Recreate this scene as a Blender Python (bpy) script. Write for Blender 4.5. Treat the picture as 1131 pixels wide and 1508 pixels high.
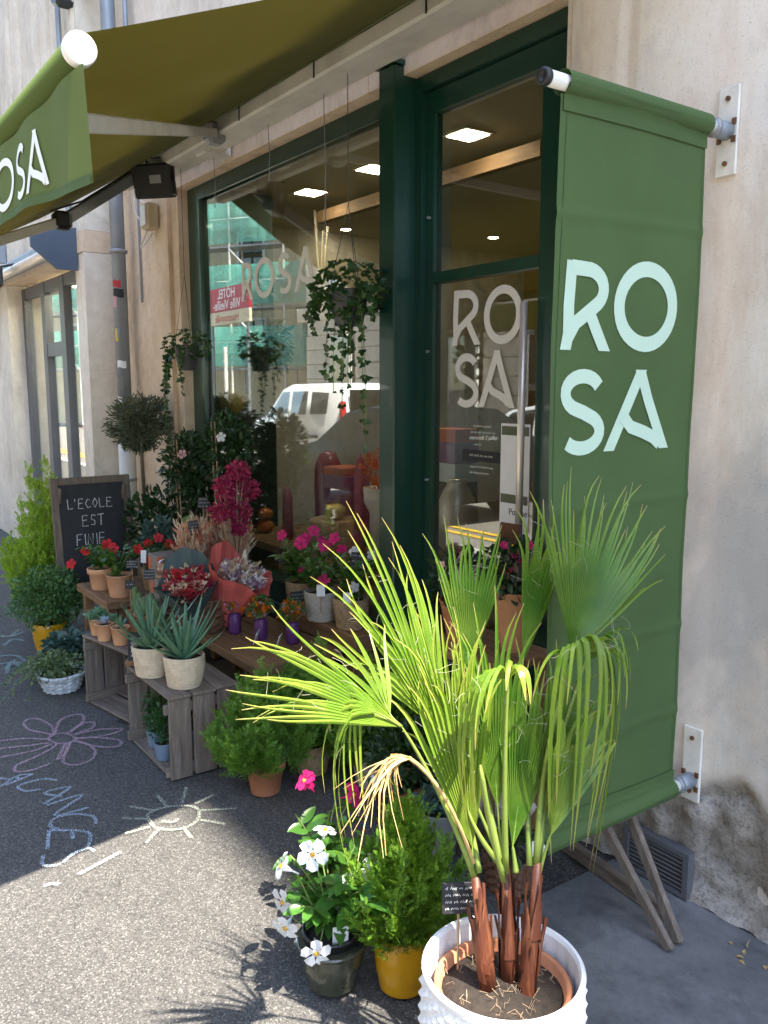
import bpy, bmesh, math, random
from mathutils import Vector, Matrix, Quaternion
from mathutils import noise as mnoise
random.seed(7)
R = math.radians
scene = bpy.context.scene
for o in list(bpy.data.objects): bpy.data.objects.remove(o)
COL = scene.collection

# ------------------------------------------------------------------ camera, sky, sun, exposure
cam_d = bpy.data.cameras.new('camera'); cam = bpy.data.objects.new('camera', cam_d); COL.objects.link(cam)
cam.location = (0, -2.2, 1.6)
FWD = Vector((-0.80489, 0.57498, -0.14678))
cam.rotation_euler = FWD.to_track_quat('-Z', 'Y').to_euler()
cam_d.sensor_fit = 'VERTICAL'; cam_d.sensor_height = 36.0; cam_d.lens = 36.0 * 1240.0 / 1508.0
cam_d.clip_start = 0.05; cam_d.clip_end = 2000
scene.camera = cam
SUN = Vector((-0.50, -0.05, -1.0)).normalized()          # the way the light travels
ELEV = math.asin(-SUN.z)
world = bpy.data.worlds.new('World'); scene.world = world; world.use_nodes = True
wn = world.node_tree.nodes; wl = world.node_tree.links
bg = wn['Background']; sky = wn.new('ShaderNodeTexSky'); sky.sky_type = 'NISHITA'; sky.sun_disc = False
sky.sun_elevation = ELEV; sky.sun_rotation = R(84); sky.dust_density = 0.6
wl.new(sky.outputs[0], bg.inputs[0]); bg.inputs[1].default_value = 0.15
sl = bpy.data.lights.new('sun', 'SUN'); sl.energy = 3.6; sl.angle = R(0.53); sl.color = (1.0, 0.93, 0.81)
so = bpy.data.objects.new('sun', sl); COL.objects.link(so); so.rotation_euler = SUN.to_track_quat('-Z', 'Y').to_euler()
so.location = (5, 2, 30)
vs = scene.view_settings; vs.view_transform = 'Standard'; vs.look = 'None'; vs.gamma = 1.0; vs.use_curve_mapping = False
vs.exposure = 2.6
scene.cycles.transparent_max_bounces = 24; scene.cycles.max_bounces = 10

# ------------------------------------------------------------------ materials
def new_mat(name):
    m = bpy.data.materials.new(name); m.use_nodes = True
    nt = m.node_tree; b = nt.nodes['Principled BSDF']
    return m, nt, b
def nd(nt, t, **k):
    n = nt.nodes.new(t)
    for a, v in k.items(): setattr(n, a, v)
    return n
def ramp(nt, fac, stops):
    r = nd(nt, 'ShaderNodeValToRGB'); e = r.color_ramp.elements
    while len(e) < len(stops): e.new(0.5)
    for i, (p, c) in enumerate(stops):
        e[i].position = p; e[i].color = (c[0], c[1], c[2], 1)
    nt.links.new(fac, r.inputs[0]); return r.outputs[0]
def noise(nt, co, scale, detail=4, rough=0.55, stretch=None, dist=0):
    if stretch:
        mp = nd(nt, 'ShaderNodeMapping'); mp.inputs['Scale'].default_value = stretch
        nt.links.new(co, mp.inputs[0]); co = mp.outputs[0]
    n = nd(nt, 'ShaderNodeTexNoise'); n.inputs['Scale'].default_value = scale
    n.inputs['Detail'].default_value = detail; n.inputs['Roughness'].default_value = rough
    n.inputs['Distortion'].default_value = dist
    nt.links.new(co, n.inputs['Vector']); return n.outputs['Fac']
def mixc(nt, f, a, b, mode='MIX'):
    m = nd(nt, 'ShaderNodeMix', data_type='RGBA', blend_type=mode)
    for s, v in ((m.inputs[0], f), (m.inputs[6], a), (m.inputs[7], b)):
        if hasattr(v, 'is_output') or hasattr(v, 'links'): nt.links.new(v, s)
        elif isinstance(v, (int, float)): s.default_value = v
        else: s.default_value = (v[0], v[1], v[2], 1)
    return m.outputs[2]
def bump(nt, b, h, strength, dist=0.01):
    n = nd(nt, 'ShaderNodeBump'); n.inputs['Strength'].default_value = strength; n.inputs['Distance'].default_value = dist
    nt.links.new(h, n.inputs['Height']); nt.links.new(n.outputs[0], b.inputs['Normal'])
def coords(nt, kind='Object'):
    return nd(nt, 'ShaderNodeTexCoord').outputs[kind]
def c3(c, k): return tuple(min(1, v * k) for v in c)
def plain(name, c, rough=0.6, var=0.25, scale=8, metal=0, bs=0.15, bscale=60, stretch=None, coat=0, spec=0.5):
    m, nt, b = new_mat(name); co = coords(nt)
    f = noise(nt, co, scale, 5, 0.6, stretch)
    nt.links.new(ramp(nt, f, [(0.25, c3(c, 1 - var)), (0.5, c), (0.78, c3(c, 1 + var * 0.7))]), b.inputs['Base Color'])
    b.inputs['Roughness'].default_value = rough; b.inputs['Metallic'].default_value = metal
    b.inputs['Coat Weight'].default_value = coat; b.inputs['Specular IOR Level'].default_value = spec
    if bs: bump(nt, b, noise(nt, co, bscale, 3, 0.6, stretch), bs, 0.004)
    return m
def leafmat(name, c1, c2, c3_=None, rough=0.45, trans=0.35, tcol=None):
    """leaf colour varies from leaf to leaf; light also passes through the leaf"""
    m, nt, b = new_mat(name)
    g = nd(nt, 'ShaderNodeNewGeometry')
    col = ramp(nt, g.outputs['Random Per Island'], [(0, c1), (0.55, c2), (1, c3_ or c3(c2, 1.3))])
    n = noise(nt, coords(nt), 30, 3); col = mixc(nt, 0.35, col, ramp(nt, n, [(0.3, c3(c1, 0.8)), (0.7, c3(c2, 1.2))]))
    nt.links.new(col, b.inputs['Base Color']); b.inputs['Roughness'].default_value = rough
    t = nd(nt, 'ShaderNodeBsdfTranslucent')
    tc = tcol or (min(1, c2[0] * 1.9), min(1, c2[1] * 1.7), c2[2] * 0.6)
    nt.links.new(mixc(nt, 0.6, col, tc), t.inputs[0])
    mx = nd(nt, 'ShaderNodeMixShader'); mx.inputs[0].default_value = trans
    nt.links.new(b.outputs[0], mx.inputs[1]); nt.links.new(t.outputs[0], mx.inputs[2])
    nt.links.new(mx.outputs[0], nt.nodes['Material Output'].inputs[0]); return m
def clothmat(name, c, trans=0.25, tcol=None, wscale=900):
    m, nt, b = new_mat(name); co = coords(nt)
    f = noise(nt, co, 2.2, 4); f2 = noise(nt, co, 260, 2)
    col = ramp(nt, f, [(0.3, c3(c, 0.86)), (0.7, c3(c, 1.12))])
    col = mixc(nt, 0.12, col, ramp(nt, f2, [(0.3, c3(c, 0.6)), (0.7, c3(c, 1.5))]))
    nt.links.new(col, b.inputs['Base Color']); b.inputs['Roughness'].default_value = 0.8; b.inputs['Specular IOR Level'].default_value = 0.25
    bump(nt, b, mixc(nt, 0.5, noise(nt, co, 420, 2), noise(nt, co, 3.0, 3)), 0.12, 0.01)
    t = nd(nt, 'ShaderNodeBsdfTranslucent'); t.inputs[0].default_value = (*(tcol or c), 1)
    mx = nd(nt, 'ShaderNodeMixShader'); mx.inputs[0].default_value = trans
    nt.links.new(b.outputs[0], mx.inputs[1]); nt.links.new(t.outputs[0], mx.inputs[2])
    nt.links.new(mx.outputs[0], nt.nodes['Material Output'].inputs[0]); return m
def woodmat(name, c, c2, axis=0, rough=0.75):
    m, nt, b = new_mat(name); co = coords(nt)
    st = [14, 14, 14]; st[axis] = 1.2
    oi = nd(nt, 'ShaderNodeObjectInfo'); add = nd(nt, 'ShaderNodeVectorMath', operation='ADD')
    cb = nd(nt, 'ShaderNodeCombineXYZ'); mu = nd(nt, 'ShaderNodeMath', operation='MULTIPLY'); mu.inputs[1].default_value = 7.3
    nt.links.new(oi.outputs['Random'], mu.inputs[0]); nt.links.new(mu.outputs[0], cb.inputs[0]); nt.links.new(mu.outputs[0], cb.inputs[1])
    nt.links.new(co, add.inputs[0]); nt.links.new(cb.outputs[0], add.inputs[1]); v = add.outputs[0]
    f = noise(nt, v, 3.2, 7, 0.65, st, 0.6); big = noise(nt, v, 3, 3)
    col = ramp(nt, f, [(0.30, c3(c, 0.22)), (0.42, c3(c, .8)), (0.52, c), (0.66, c2)])
    col = mixc(nt, big, col, c3(c, 0.7)); nt.links.new(col, b.inputs['Base Color'])
    b.inputs['Roughness'].default_value = rough; bump(nt, b, f, 0.5, 0.004); return m
def stonemat(name, base, dark, light, stain=0.5, bs=0.35, streak=True):
    m, nt, b = new_mat(name); co = coords(nt)
    a = noise(nt, co, 1.7, 6, 0.65); f = noise(nt, co, 14, 6, 0.7); fine = noise(nt, co, 120, 3, 0.6)
    col = ramp(nt, a, [(0.28, dark), (0.5, base), (0.72, light)])
    col = mixc(nt, 0.35, col, ramp(nt, f, [(0.3, c3(dark, 0.85)), (0.55, base), (0.75, light)]))
    if streak:
        s = noise(nt, co, 1.8, 6, 0.7, (1.7, 1.7, 0.55), 0.3)
        sm = ramp(nt, s, [(0.5, (0, 0, 0)), (0.66, (stain, stain, stain))])
        col = mixc(nt, sm, col, c3(dark, 0.62))
        s2 = noise(nt, co, 1.1, 6, 0.75, (1.4, 1.4, 0.8), 1.5)
        sm2 = ramp(nt, s2, [(0.54, (0, 0, 0)), (0.7, (stain * 0.9,) * 3)])
        col = mixc(nt, sm2, col, (dark[0] * 0.62, dark[1] * 0.63, dark[2] * 0.68))
    sp = ramp(nt, fine, [(0.28, (0.55, 0.55, 0.55)), (0.42, (1, 1, 1))])
    col = mixc(nt, 0.45, col, sp, 'MULTIPLY')
    nt.links.new(col, b.inputs['Base Color']); b.inputs['Roughness'].default_value = 0.9; b.inputs['Specular IOR Level'].default_value = 0.2
    bump(nt, b, mixc(nt, 0.5, f, fine), bs, 0.01); return m
def glassmat(name, tint=(0.93, 0.96, 0.94), boost=1.0):
    """clear pane: reflection grows with the grazing angle, the rest passes through"""
    m = bpy.data.materials.new(name); m.use_nodes = True; nt = m.node_tree; nt.nodes.remove(nt.nodes['Principled BSDF'])
    lw = nd(nt, 'ShaderNodeLayerWeight'); lw.inputs[0].default_value = 0.5
    p = nd(nt, 'ShaderNodeMath', operation='POWER'); p.inputs[1].default_value = 3.0; nt.links.new(lw.outputs['Facing'], p.inputs[0])
    mu = nd(nt, 'ShaderNodeMath', operation='MULTIPLY_ADD'); mu.inputs[1].default_value = 1.0; mu.inputs[2].default_value = 0.115 * boost
    nt.links.new(p.outputs[0], mu.inputs[0])
    g = nd(nt, 'ShaderNodeBsdfGlossy'); g.inputs['Roughness'].default_value = 0.0; g.inputs[0].default_value = (0.96, 0.98, 0.97, 1)
    t = nd(nt, 'ShaderNodeBsdfTransparent'); t.inputs[0].default_value = (*tint, 1)
    mx = nd(nt, 'ShaderNodeMixShader'); nt.links.new(mu.outputs[0], mx.inputs[0]); nt.links.new(t.outputs[0], mx.inputs[1]); nt.links.new(g.outputs[0], mx.inputs[2])
    nt.links.new(mx.outputs[0], nt.nodes['Material Output'].inputs[0]); return m
def emit(name, c, s):
    m = bpy.data.materials.new(name); m.use_nodes = True; nt = m.node_tree; nt.nodes.remove(nt.nodes['Principled BSDF'])
    e = nd(nt, 'ShaderNodeEmission'); e.inputs[0].default_value = (*c, 1); e.inputs[1].default_value = s
    nt.links.new(e.outputs[0], nt.nodes['Material Output'].inputs[0]); return m
def chalkmat(name, c, holes=0.5):
    """dusty chalk line with the pavement showing through its gaps"""
    m, nt, b = new_mat(name); co = coords(nt)
    b.inputs['Base Color'].default_value = (*c, 1); b.inputs['Roughness'].default_value = 1; b.inputs['Specular IOR Level'].default_value = 0
    f = noise(nt, co, 210, 3, 0.7); a = ramp(nt, f, [(holes - 0.06, (0, 0, 0)), (holes + 0.14, (0.74, 0.74, 0.74))])
    nt.links.new(a, b.inputs['Alpha']); return m

def asphalt(name, c, dark, light):
    m, nt, b = new_mat(name); co = coords(nt)
    big = noise(nt, co, 0.8, 5, 0.6); mid = noise(nt, co, 6, 5, 0.7)
    v = nd(nt, 'ShaderNodeTexVoronoi'); v.inputs['Scale'].default_value = 230; nt.links.new(co, v.inputs['Vector'])
    sep = nd(nt, 'ShaderNodeSeparateColor'); nt.links.new(v.outputs['Color'], sep.inputs[0])
    col = ramp(nt, sep.outputs[0], [(0.1, dark), (0.45, c), (0.8, c3(c, 1.1)), (0.95, light)])
    fine = noise(nt, co, 320, 2, 0.6); col = mixc(nt, 0.25, col, ramp(nt, fine, [(0.3, dark), (0.5, c), (0.7, light)]))
    crk = nd(nt, 'ShaderNodeTexVoronoi', feature='DISTANCE_TO_EDGE'); crk.inputs['Scale'].default_value = .8; wv = nd(nt, 'ShaderNodeVectorMath', operation='ADD'); nn = nd(nt, 'ShaderNodeTexNoise'); nn.inputs['Scale'].default_value = 3; nn.inputs['Detail'].default_value = 6
    nt.links.new(co, nn.inputs['Vector']); nt.links.new(co, wv.inputs[0]); nt.links.new(nn.outputs['Color'], wv.inputs[1]); nt.links.new(wv.outputs[0], crk.inputs['Vector']); col = mixc(nt, ramp(nt, crk.outputs['Distance'], [(0, (.6,) * 3), (.004, (0, 0, 0))]), col, c3(dark, .5))
    col = mixc(nt, 0.55, col, ramp(nt, mid, [(0.32, (0.82, 0.82, 0.83)), (0.52, (1, 1, 1)), (0.75, (1.0, 1.0, 1.0))]), 'MULTIPLY')
    col = mixc(nt, 0.5, col, ramp(nt, big, [(0.3, (0.72, 0.72, 0.73)), (0.6, (1, 1, 1))]), 'MULTIPLY')
    spots = noise(nt, co, 3.1, 2, 0.4, None, 1.2); col = mixc(nt, ramp(nt, spots, [(0.70, (0, 0, 0)), (0.735, (0.7,) * 3)]), col, c3(dark, 0.6))
    nt.links.new(col, b.inputs['Base Color']); b.inputs['Roughness'].default_value = 0.9; b.inputs['Specular IOR Level'].default_value = 0.3
    bump(nt, b, mixc(nt, 0.5, v.outputs['Distance'], fine), 0.35, 0.004); return m

M = {}
M['pave'] = asphalt('pavement_asphalt', (0.084, 0.079, 0.073), (0.036, 0.035, 0.034), (0.20, 0.19, 0.175))
M['concrete'] = stonemat('concrete_paving', (0.155, 0.155, 0.157), (0.085, 0.085, 0.087), (0.215, 0.215, 0.22), 0.6, 0.4, True)
M['road'] = asphalt('road_asphalt', (0.20, 0.185, 0.16), (0.12, 0.11, 0.095), (0.30, 0.28, 0.25))
M['kerb'] = stonemat('kerb_granite', (0.42, 0.40, 0.37), (0.30, 0.29, 0.27), (0.52, 0.50, 0.46), 0.2, 0.3, False)
M['stone'] = stonemat('pale_limestone', (0.68, 0.60, 0.51), (0.53, 0.45, 0.37), (0.78, 0.715, 0.635), 0.35)
M['stone_warm'] = stonemat('warm_limestone', (0.70, 0.55, 0.40), (0.56, 0.41, 0.275), (0.79, 0.66, 0.51), 0.5)
M['stone_grey'] = stonemat('grey_limestone', (0.70, 0.63, 0.53), (0.55, 0.48, 0.39), (0.80, 0.75, 0.66), 0.45)
M['green'] = plain('dark_green_paint', (0.006, 0.040, 0.026), 0.3, 0.25, 3, 0, 0.05, 40, None, 0.25)
M['glass'] = glassmat('shop_glass')
M['dglass'] = glassmat('vehicle_glass', (0.10, 0.11, 0.11), 0.6)
M['banner'] = clothmat('banner_canvas', (0.070, 0.116, 0.041), 0.06)
M['awning'] = clothmat('awning_canvas', (0.085, 0.080, 0.018), 0.07, (0.13, 0.105, 0.012))
M['valance'] = clothmat('valance_canvas', (0.115, 0.165, 0.050), 0.25, (0.20, 0.25, 0.06))
M['letter'] = plain('mint_print', (0.49, 0.64, 0.51), 0.6, 0.04, 6, 0, 0.05, 300)
M['lwhite'] = plain('white_print', (0.78, 0.82, 0.80), 0.6, 0.05, 6, 0, 0.05, 300)
M['vinyl'] = plain('frosted_vinyl', (0.66, 0.65, 0.62), 0.6, 0.06, 3, 0, 0.0)
M['white'] = plain('white_enamel', (0.80, 0.79, 0.75), 0.4, 0.07, 9, 0, 0.05, 60)
M['offwhite'] = plain('aged_white_metal', (0.62, 0.60, 0.55), 0.5, 0.22, 5, 0, 0.08, 50)
M['grey_metal'] = plain('grey_metal', (0.27, 0.28, 0.29), 0.45, 0.2, 6, 0.3)
M['plate'] = plain('aged_white_plate', (0.70, 0.67, 0.60), 0.55, 0.22, 14, 0, 0.15, 60)
M['zinc'] = plain('zinc_pipe', (0.25, 0.28, 0.32), 0.5, 0.2, 5, 0.3)
M['steel'] = plain('brushed_steel', (0.74, 0.66, 0.58), 0.34, 0.08, 20, 0.55, 0.05, 200, (1, 1, 0.02))
M['black'] = plain('black_plastic', (0.018, 0.018, 0.019), 0.45, 0.3, 20)
M['rust'] = plain('rusty_iron', (0.16, 0.075, 0.035), 0.85, 0.5, 40, 0.2, 0.5, 120)
M['slate'] = plain('slate_board', (0.017, 0.018, 0.022), 0.7, 0.5, 9, 0, 0.1, 80)
M['chalk'] = chalkmat('board_chalk', (0.75, 0.76, 0.78), 0.36)
M['ink'] = plain('white_pen', (0.78, 0.78, 0.76), 0.7, 0.05, 5, 0, 0)
M['dink'] = plain('dark_pen', (0.06, 0.06, 0.07), 0.7, 0.05, 5, 0, 0)
for k, c in dict(pink=(0.72, 0.47, 0.58), blue=(0.56, 0.70, 0.86), white=(0.80, 0.79, 0.78), yellow=(0.58, 0.63, 0.50), green=(0.42, 0.62, 0.60)).items():
    M['ck_' + k] = chalkmat('pavement_chalk_' + k, c, 0.50)
M['terra'] = plain('terracotta', (0.50, 0.205, 0.10), 0.8, 0.22, 12, 0, 0.12, 90)
M['terra_pale'] = plain('pale_terracotta', (0.58, 0.31, 0.17), 0.8, 0.15, 12, 0, 0.1, 90)
M['rope'] = plain('pale_rope', (0.56, 0.46, 0.33), 0.9, 0.25, 60, 0, 0.5, 260, (1, 1, 0.5))
M['rope_dark'] = plain('brown_seagrass', (0.34, 0.235, 0.13), 0.9, 0.4, 60, 0, 0.6, 240, (1, 1, 0.5))
M['rope_grey'] = plain('grey_cotton_rope', (0.43, 0.40, 0.35), 0.9, 0.2, 60, 0, 0.4, 260)
M['wicker'] = plain('dark_wicker', (0.13, 0.055, 0.03), 0.7, 0.5, 40, 0, 0.5, 150)
M['wicker_w'] = plain('whitewashed_wicker', (0.50, 0.52, 0.55), 0.8, 0.55, 40, 0, 0.5, 150)
M['bluepot'] = plain('blue_grey_ceramic', (0.17, 0.23, 0.31), 0.5, 0.2, 9)
M['yellow'] = plain('yellow_glaze', (0.60, 0.31, 0.010), 0.18, 0.12, 6, 0, 0.03, 40, None, 0.4)
M['olive'] = plain('olive_glaze', (0.050, 0.052, 0.034), 0.16, 0.4, 22, 0, 0.15, 30, None, 0.5)
M['planter'] = plain('white_planter', (0.80, 0.80, 0.80), 0.5, 0.05, 14, 0, 0.1, 120)
M['soil'] = plain('potting_soil', (0.026, 0.019, 0.014), 0.95, 0.6, 60, 0, 0.9, 130)
M['plast'] = plain('dark_grey_pot', (0.045, 0.047, 0.05), 0.5, 0.25, 10)
M['plast_g'] = plain('grey_pot', (0.16, 0.16, 0.155), 0.6, 0.25, 10)
M['crate'] = woodmat('weathered_wood', (0.185, 0.145, 0.115), (0.37, 0.315, 0.26), 0)
M['crate_z'] = woodmat('weathered_wood_upright', (0.185, 0.145, 0.115), (0.37, 0.315, 0.26), 2)
M['crate_y'] = woodmat('weathered_wood_cross', (0.185, 0.145, 0.115), (0.37, 0.315, 0.26), 1)
M['bench'] = woodmat('brown_bench_wood', (0.24, 0.13, 0.06), (0.36, 0.22, 0.11), 0)
M['bench_z'] = woodmat('brown_bench_wood_upright', (0.24, 0.13, 0.06), (0.36, 0.22, 0.11), 2)
M['frame_wood'] = woodmat('board_frame_wood', (0.16, 0.125, 0.10), (0.24, 0.19, 0.155), 2)
M['pine'] = woodmat('pine', (0.50, 0.32, 0.15), (0.62, 0.43, 0.23), 2)
M['bark'] = woodmat('bark', (0.17, 0.125, 0.085), (0.28, 0.22, 0.16), 2, 0.9)
M['stem'] = plain('green_stem', (0.15, 0.22, 0.05), 0.6, 0.3, 20)
M['twig'] = plain('dry_twig', (0.33, 0.23, 0.14), 0.8, 0.3, 30)
M['L_mandev'] = leafmat('mandevilla_leaf', (0.030, 0.090, 0.020), (0.065, 0.18, 0.028), (0.14, 0.31, 0.04), 0.28, 0.3)
M['L_dark'] = leafmat('dark_leaf', (0.010, 0.030, 0.011), (0.022, 0.060, 0.018), (0.05, 0.11, 0.03), 0.4, 0.2)
M['L_ivy'] = leafmat('ivy_leaf', (0.012, 0.040, 0.014), (0.030, 0.082, 0.020), (0.12, 0.20, 0.05), 0.4, 0.25)
M['L_olive'] = leafmat('olive_leaf', (0.055, 0.070, 0.038), (0.095, 0.115, 0.066), (0.17, 0.19, 0.13), 0.5, 0.15)
M['L_bush'] = leafmat('small_bush_leaf', (0.035, 0.095, 0.028), (0.080, 0.18, 0.048), (0.16, 0.28, 0.09), 0.45, 0.25)
M['L_lime'] = leafmat('lime_cypress_needle', (0.10, 0.20, 0.012), (0.24, 0.38, 0.022), (0.38, 0.51, 0.05), 0.6, 0.3)
M['L_thuja'] = leafmat('thuja_needle', (0.050, 0.13, 0.014), (0.115, 0.25, 0.024), (0.19, 0.35, 0.04), 0.6, 0.25)
M['L_conif'] = leafmat('bright_cypress_needle', (0.075, 0.17, 0.012), (0.145, 0.29, 0.02), (0.23, 0.38, 0.035), 0.6, 0.3)
M['L_box'] = leafmat('box_leaf', (0.012, 0.05, 0.012), (0.03, 0.095, 0.02), (0.06, 0.15, 0.03), 0.4, 0.2)
M['L_trail'] = leafmat('trailing_leaf', (0.06, 0.10, 0.04), (0.13, 0.19, 0.08), (0.23, 0.30, 0.15), 0.5, 0.25)
M['L_grey'] = leafmat('blue_green_leaf', (0.035, 0.080, 0.072), (0.070, 0.135, 0.115), (0.12, 0.20, 0.17), 0.5, 0.15)
M['aloe'] = leafmat('aloe_leaf', (0.070, 0.165, 0.10), (0.145, 0.29, 0.165), (0.22, 0.39, 0.18), 0.4, 0.08)
M['cactus'] = plain('cactus_skin', (0.10, 0.16, 0.055), 0.7, 0.25, 30, 0, 0.4, 120)
M['succ_blue'] = plain('blue_succulent', (0.30, 0.40, 0.50), 0.5, 0.15, 20)
M['succ_green'] = plain('green_succulent', (0.12, 0.24, 0.13), 0.5, 0.25, 20)
M['moss'] = plain('moss', (0.08, 0.17, 0.03), 0.95, 0.4, 60, 0, 0.9, 160)
M['palm_stem'] = plain('palm_petiole', (0.185, 0.25, 0.045), 0.4, 0.2, 9, 0, 0.1, 60)
M['palm_bark'] = woodmat('palm_trunk_fibre', (0.115, 0.030, 0.012), (0.32, 0.13, 0.055), 2, 0.5)
M['thread'] = plain('palm_thread', (0.40, 0.37, 0.27), 0.8, 0.2, 20, 0, 0)
M['dry'] = leafmat('dry_palm_leaf', (0.42, 0.27, 0.10), (0.58, 0.40, 0.17), (0.68, 0.52, 0.26), 0.7, 0.2)
def petal(name, c, tr=0.35): return leafmat(name, c3(c, 0.78), c, c3(c, 1.15), 0.55, tr, c)
M['red'] = petal('red_petal', (0.62, 0.008, 0.022)); M['pink'] = petal('magenta_petal', (0.72, 0.018, 0.20))
M['whitep'] = petal('white_petal', (0.84, 0.83, 0.84), 0.3); M['hyd'] = petal('dried_hydrangea', (0.38, 0.022, 0.085), 0.25)
M['orange'] = petal('orange_petal', (0.72, 0.20, 0.015)); M['cream'] = petal('dried_cream_grass', (0.62, 0.48, 0.33), 0.2)
M['salmon'] = petal('dried_salmon_grass', (0.62, 0.26, 0.16), 0.2); M['redp'] = petal('dried_red_flower', (0.48, 0.045, 0.05), 0.2)
M['lilac'] = petal('dried_lilac_flower', (0.42, 0.30, 0.42), 0.2); M['palep'] = petal('pale_pink_petal', (0.75, 0.42, 0.46))
M['throat'] = petal('yellow_throat', (0.75, 0.42, 0.03))
M['teal_paper'] = plain('slate_green_paper', (0.060, 0.095, 0.098), 0.75, 0.2, 8, 0, 0.2, 25)
M['coral_paper'] = plain('coral_paper', (0.60, 0.115, 0.095), 0.75, 0.2, 8, 0, 0.25, 25)
M['purple'] = plain('purple_vase', (0.10, 0.028, 0.13), 0.4, 0.2, 8)
M['card'] = plain('paper_card', (0.72, 0.73, 0.76), 0.8, 0.06, 20, 0, 0.03)
M['orange_card'] = plain('orange_box_card', (0.62, 0.13, 0.05), 0.7, 0.25, 60, 0, 0.03)
M['grey_card'] = plain('grey_box_card', (0.20, 0.185, 0.18), 0.7, 0.15, 20, 0, 0.03)
M['brown_card'] = plain('brown_leather_tag', (0.12, 0.052, 0.025), 0.8, 0.2, 20)
M['ochre'] = plain('ochre_wall', (0.34, 0.21, 0.06), 0.9, 0.12, 1.5, 0, 0.1, 30)
M['ceil'] = plain('ceiling_paint', (0.46, 0.39, 0.26), 0.9, 0.08, 2, 0, 0.05, 30)
M['floor_in'] = plain('shop_floor', (0.10, 0.085, 0.07), 0.5, 0.3, 4)
M['lamp'] = emit('lit_panel', (1.0, 0.90, 0.68), 14); M['spot'] = emit('lit_spot', (1.0, 0.85, 0.6), 16)
M['pinkwax'] = plain('pink_wax', (0.40, 0.12, 0.16), 0.5, 0.1, 8); M['redglass'] = plain('red_lacquer', (0.26, 0.012, 0.018), 0.25, 0.2, 8)
M['lilacbox'] = plain('lilac_box', (0.28, 0.11, 0.24), 0.6, 0.1, 8); M['pumpkin'] = plain('orange_pumpkin', (0.50, 0.13, 0.02), 0.5, 0.25, 10)
M['gourd'] = plain('yellow_gourd', (0.48, 0.36, 0.08), 0.5, 0.25, 10); M['yfelt'] = plain('yellow_felt', (0.62, 0.45, 0.04), 0.9, 0.15, 20)
M['vanwhite'] = plain('white_car_paint', (0.78, 0.78, 0.78), 0.25, 0.04, 3, 0, 0, 1, None, 0.5)
M['cardark'] = plain('dark_car_paint', (0.010, 0.014, 0.014), 0.45, 0.2, 3, 0, 0, 1, None, 0.0, 0.15)
M['tyre'] = plain('tyre_rubber', (0.02, 0.02, 0.02), 0.8, 0.3, 20); M['rim'] = plain('alloy_rim', (0.45, 0.45, 0.46), 0.35, 0.1, 9, 0.7)
M['tail'] = plain('red_lens', (0.50, 0.015, 0.02), 0.2, 0.1, 9); M['hsign'] = plain('red_sign_board', (0.42, 0.012, 0.03), 0.5, 0.1, 4)
M['cream_wall'] = plain('cream_render', (0.62, 0.55, 0.38), 0.9, 0.15, 1.2, 0, 0.15, 14); M['yline'] = plain('yellow_road_paint', (0.62, 0.38, 0.03), 0.7, 0.25, 20)
M['blue_board'] = plain('blue_grey_board', (0.060, 0.085, 0.125), 0.6, 0.15, 5)
M['nframe'] = plain('grey_frame_paint', (0.115, 0.115, 0.125), 0.5, 0.15, 5)
M['deepgreen'] = plain('very_dark_green_wall', (0.006, 0.016, 0.011), 0.85, 0.2, 3, 0, 0)
M['roomwhite'] = plain('white_room_wall', (0.62, 0.62, 0.60), 0.9, 0.08, 2, 0, 0)
def netmat():
    m, nt, b = new_mat('green_scaffold_net'); co = coords(nt)
    f = noise(nt, co, 1.2, 5); nt.links.new(ramp(nt, f, [(0.3, (0.06, 0.30, 0.24)), (0.7, (0.16, 0.50, 0.40))]), b.inputs['Base Color'])
    b.inputs['Roughness'].default_value = 0.9
    nt.links.new(ramp(nt, noise(nt, co, 0.9, 4), [(0.35, (0.45,) * 3), (0.65, (0.75,) * 3)]), b.inputs['Alpha']); return m
M['net'] = netmat()

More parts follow.
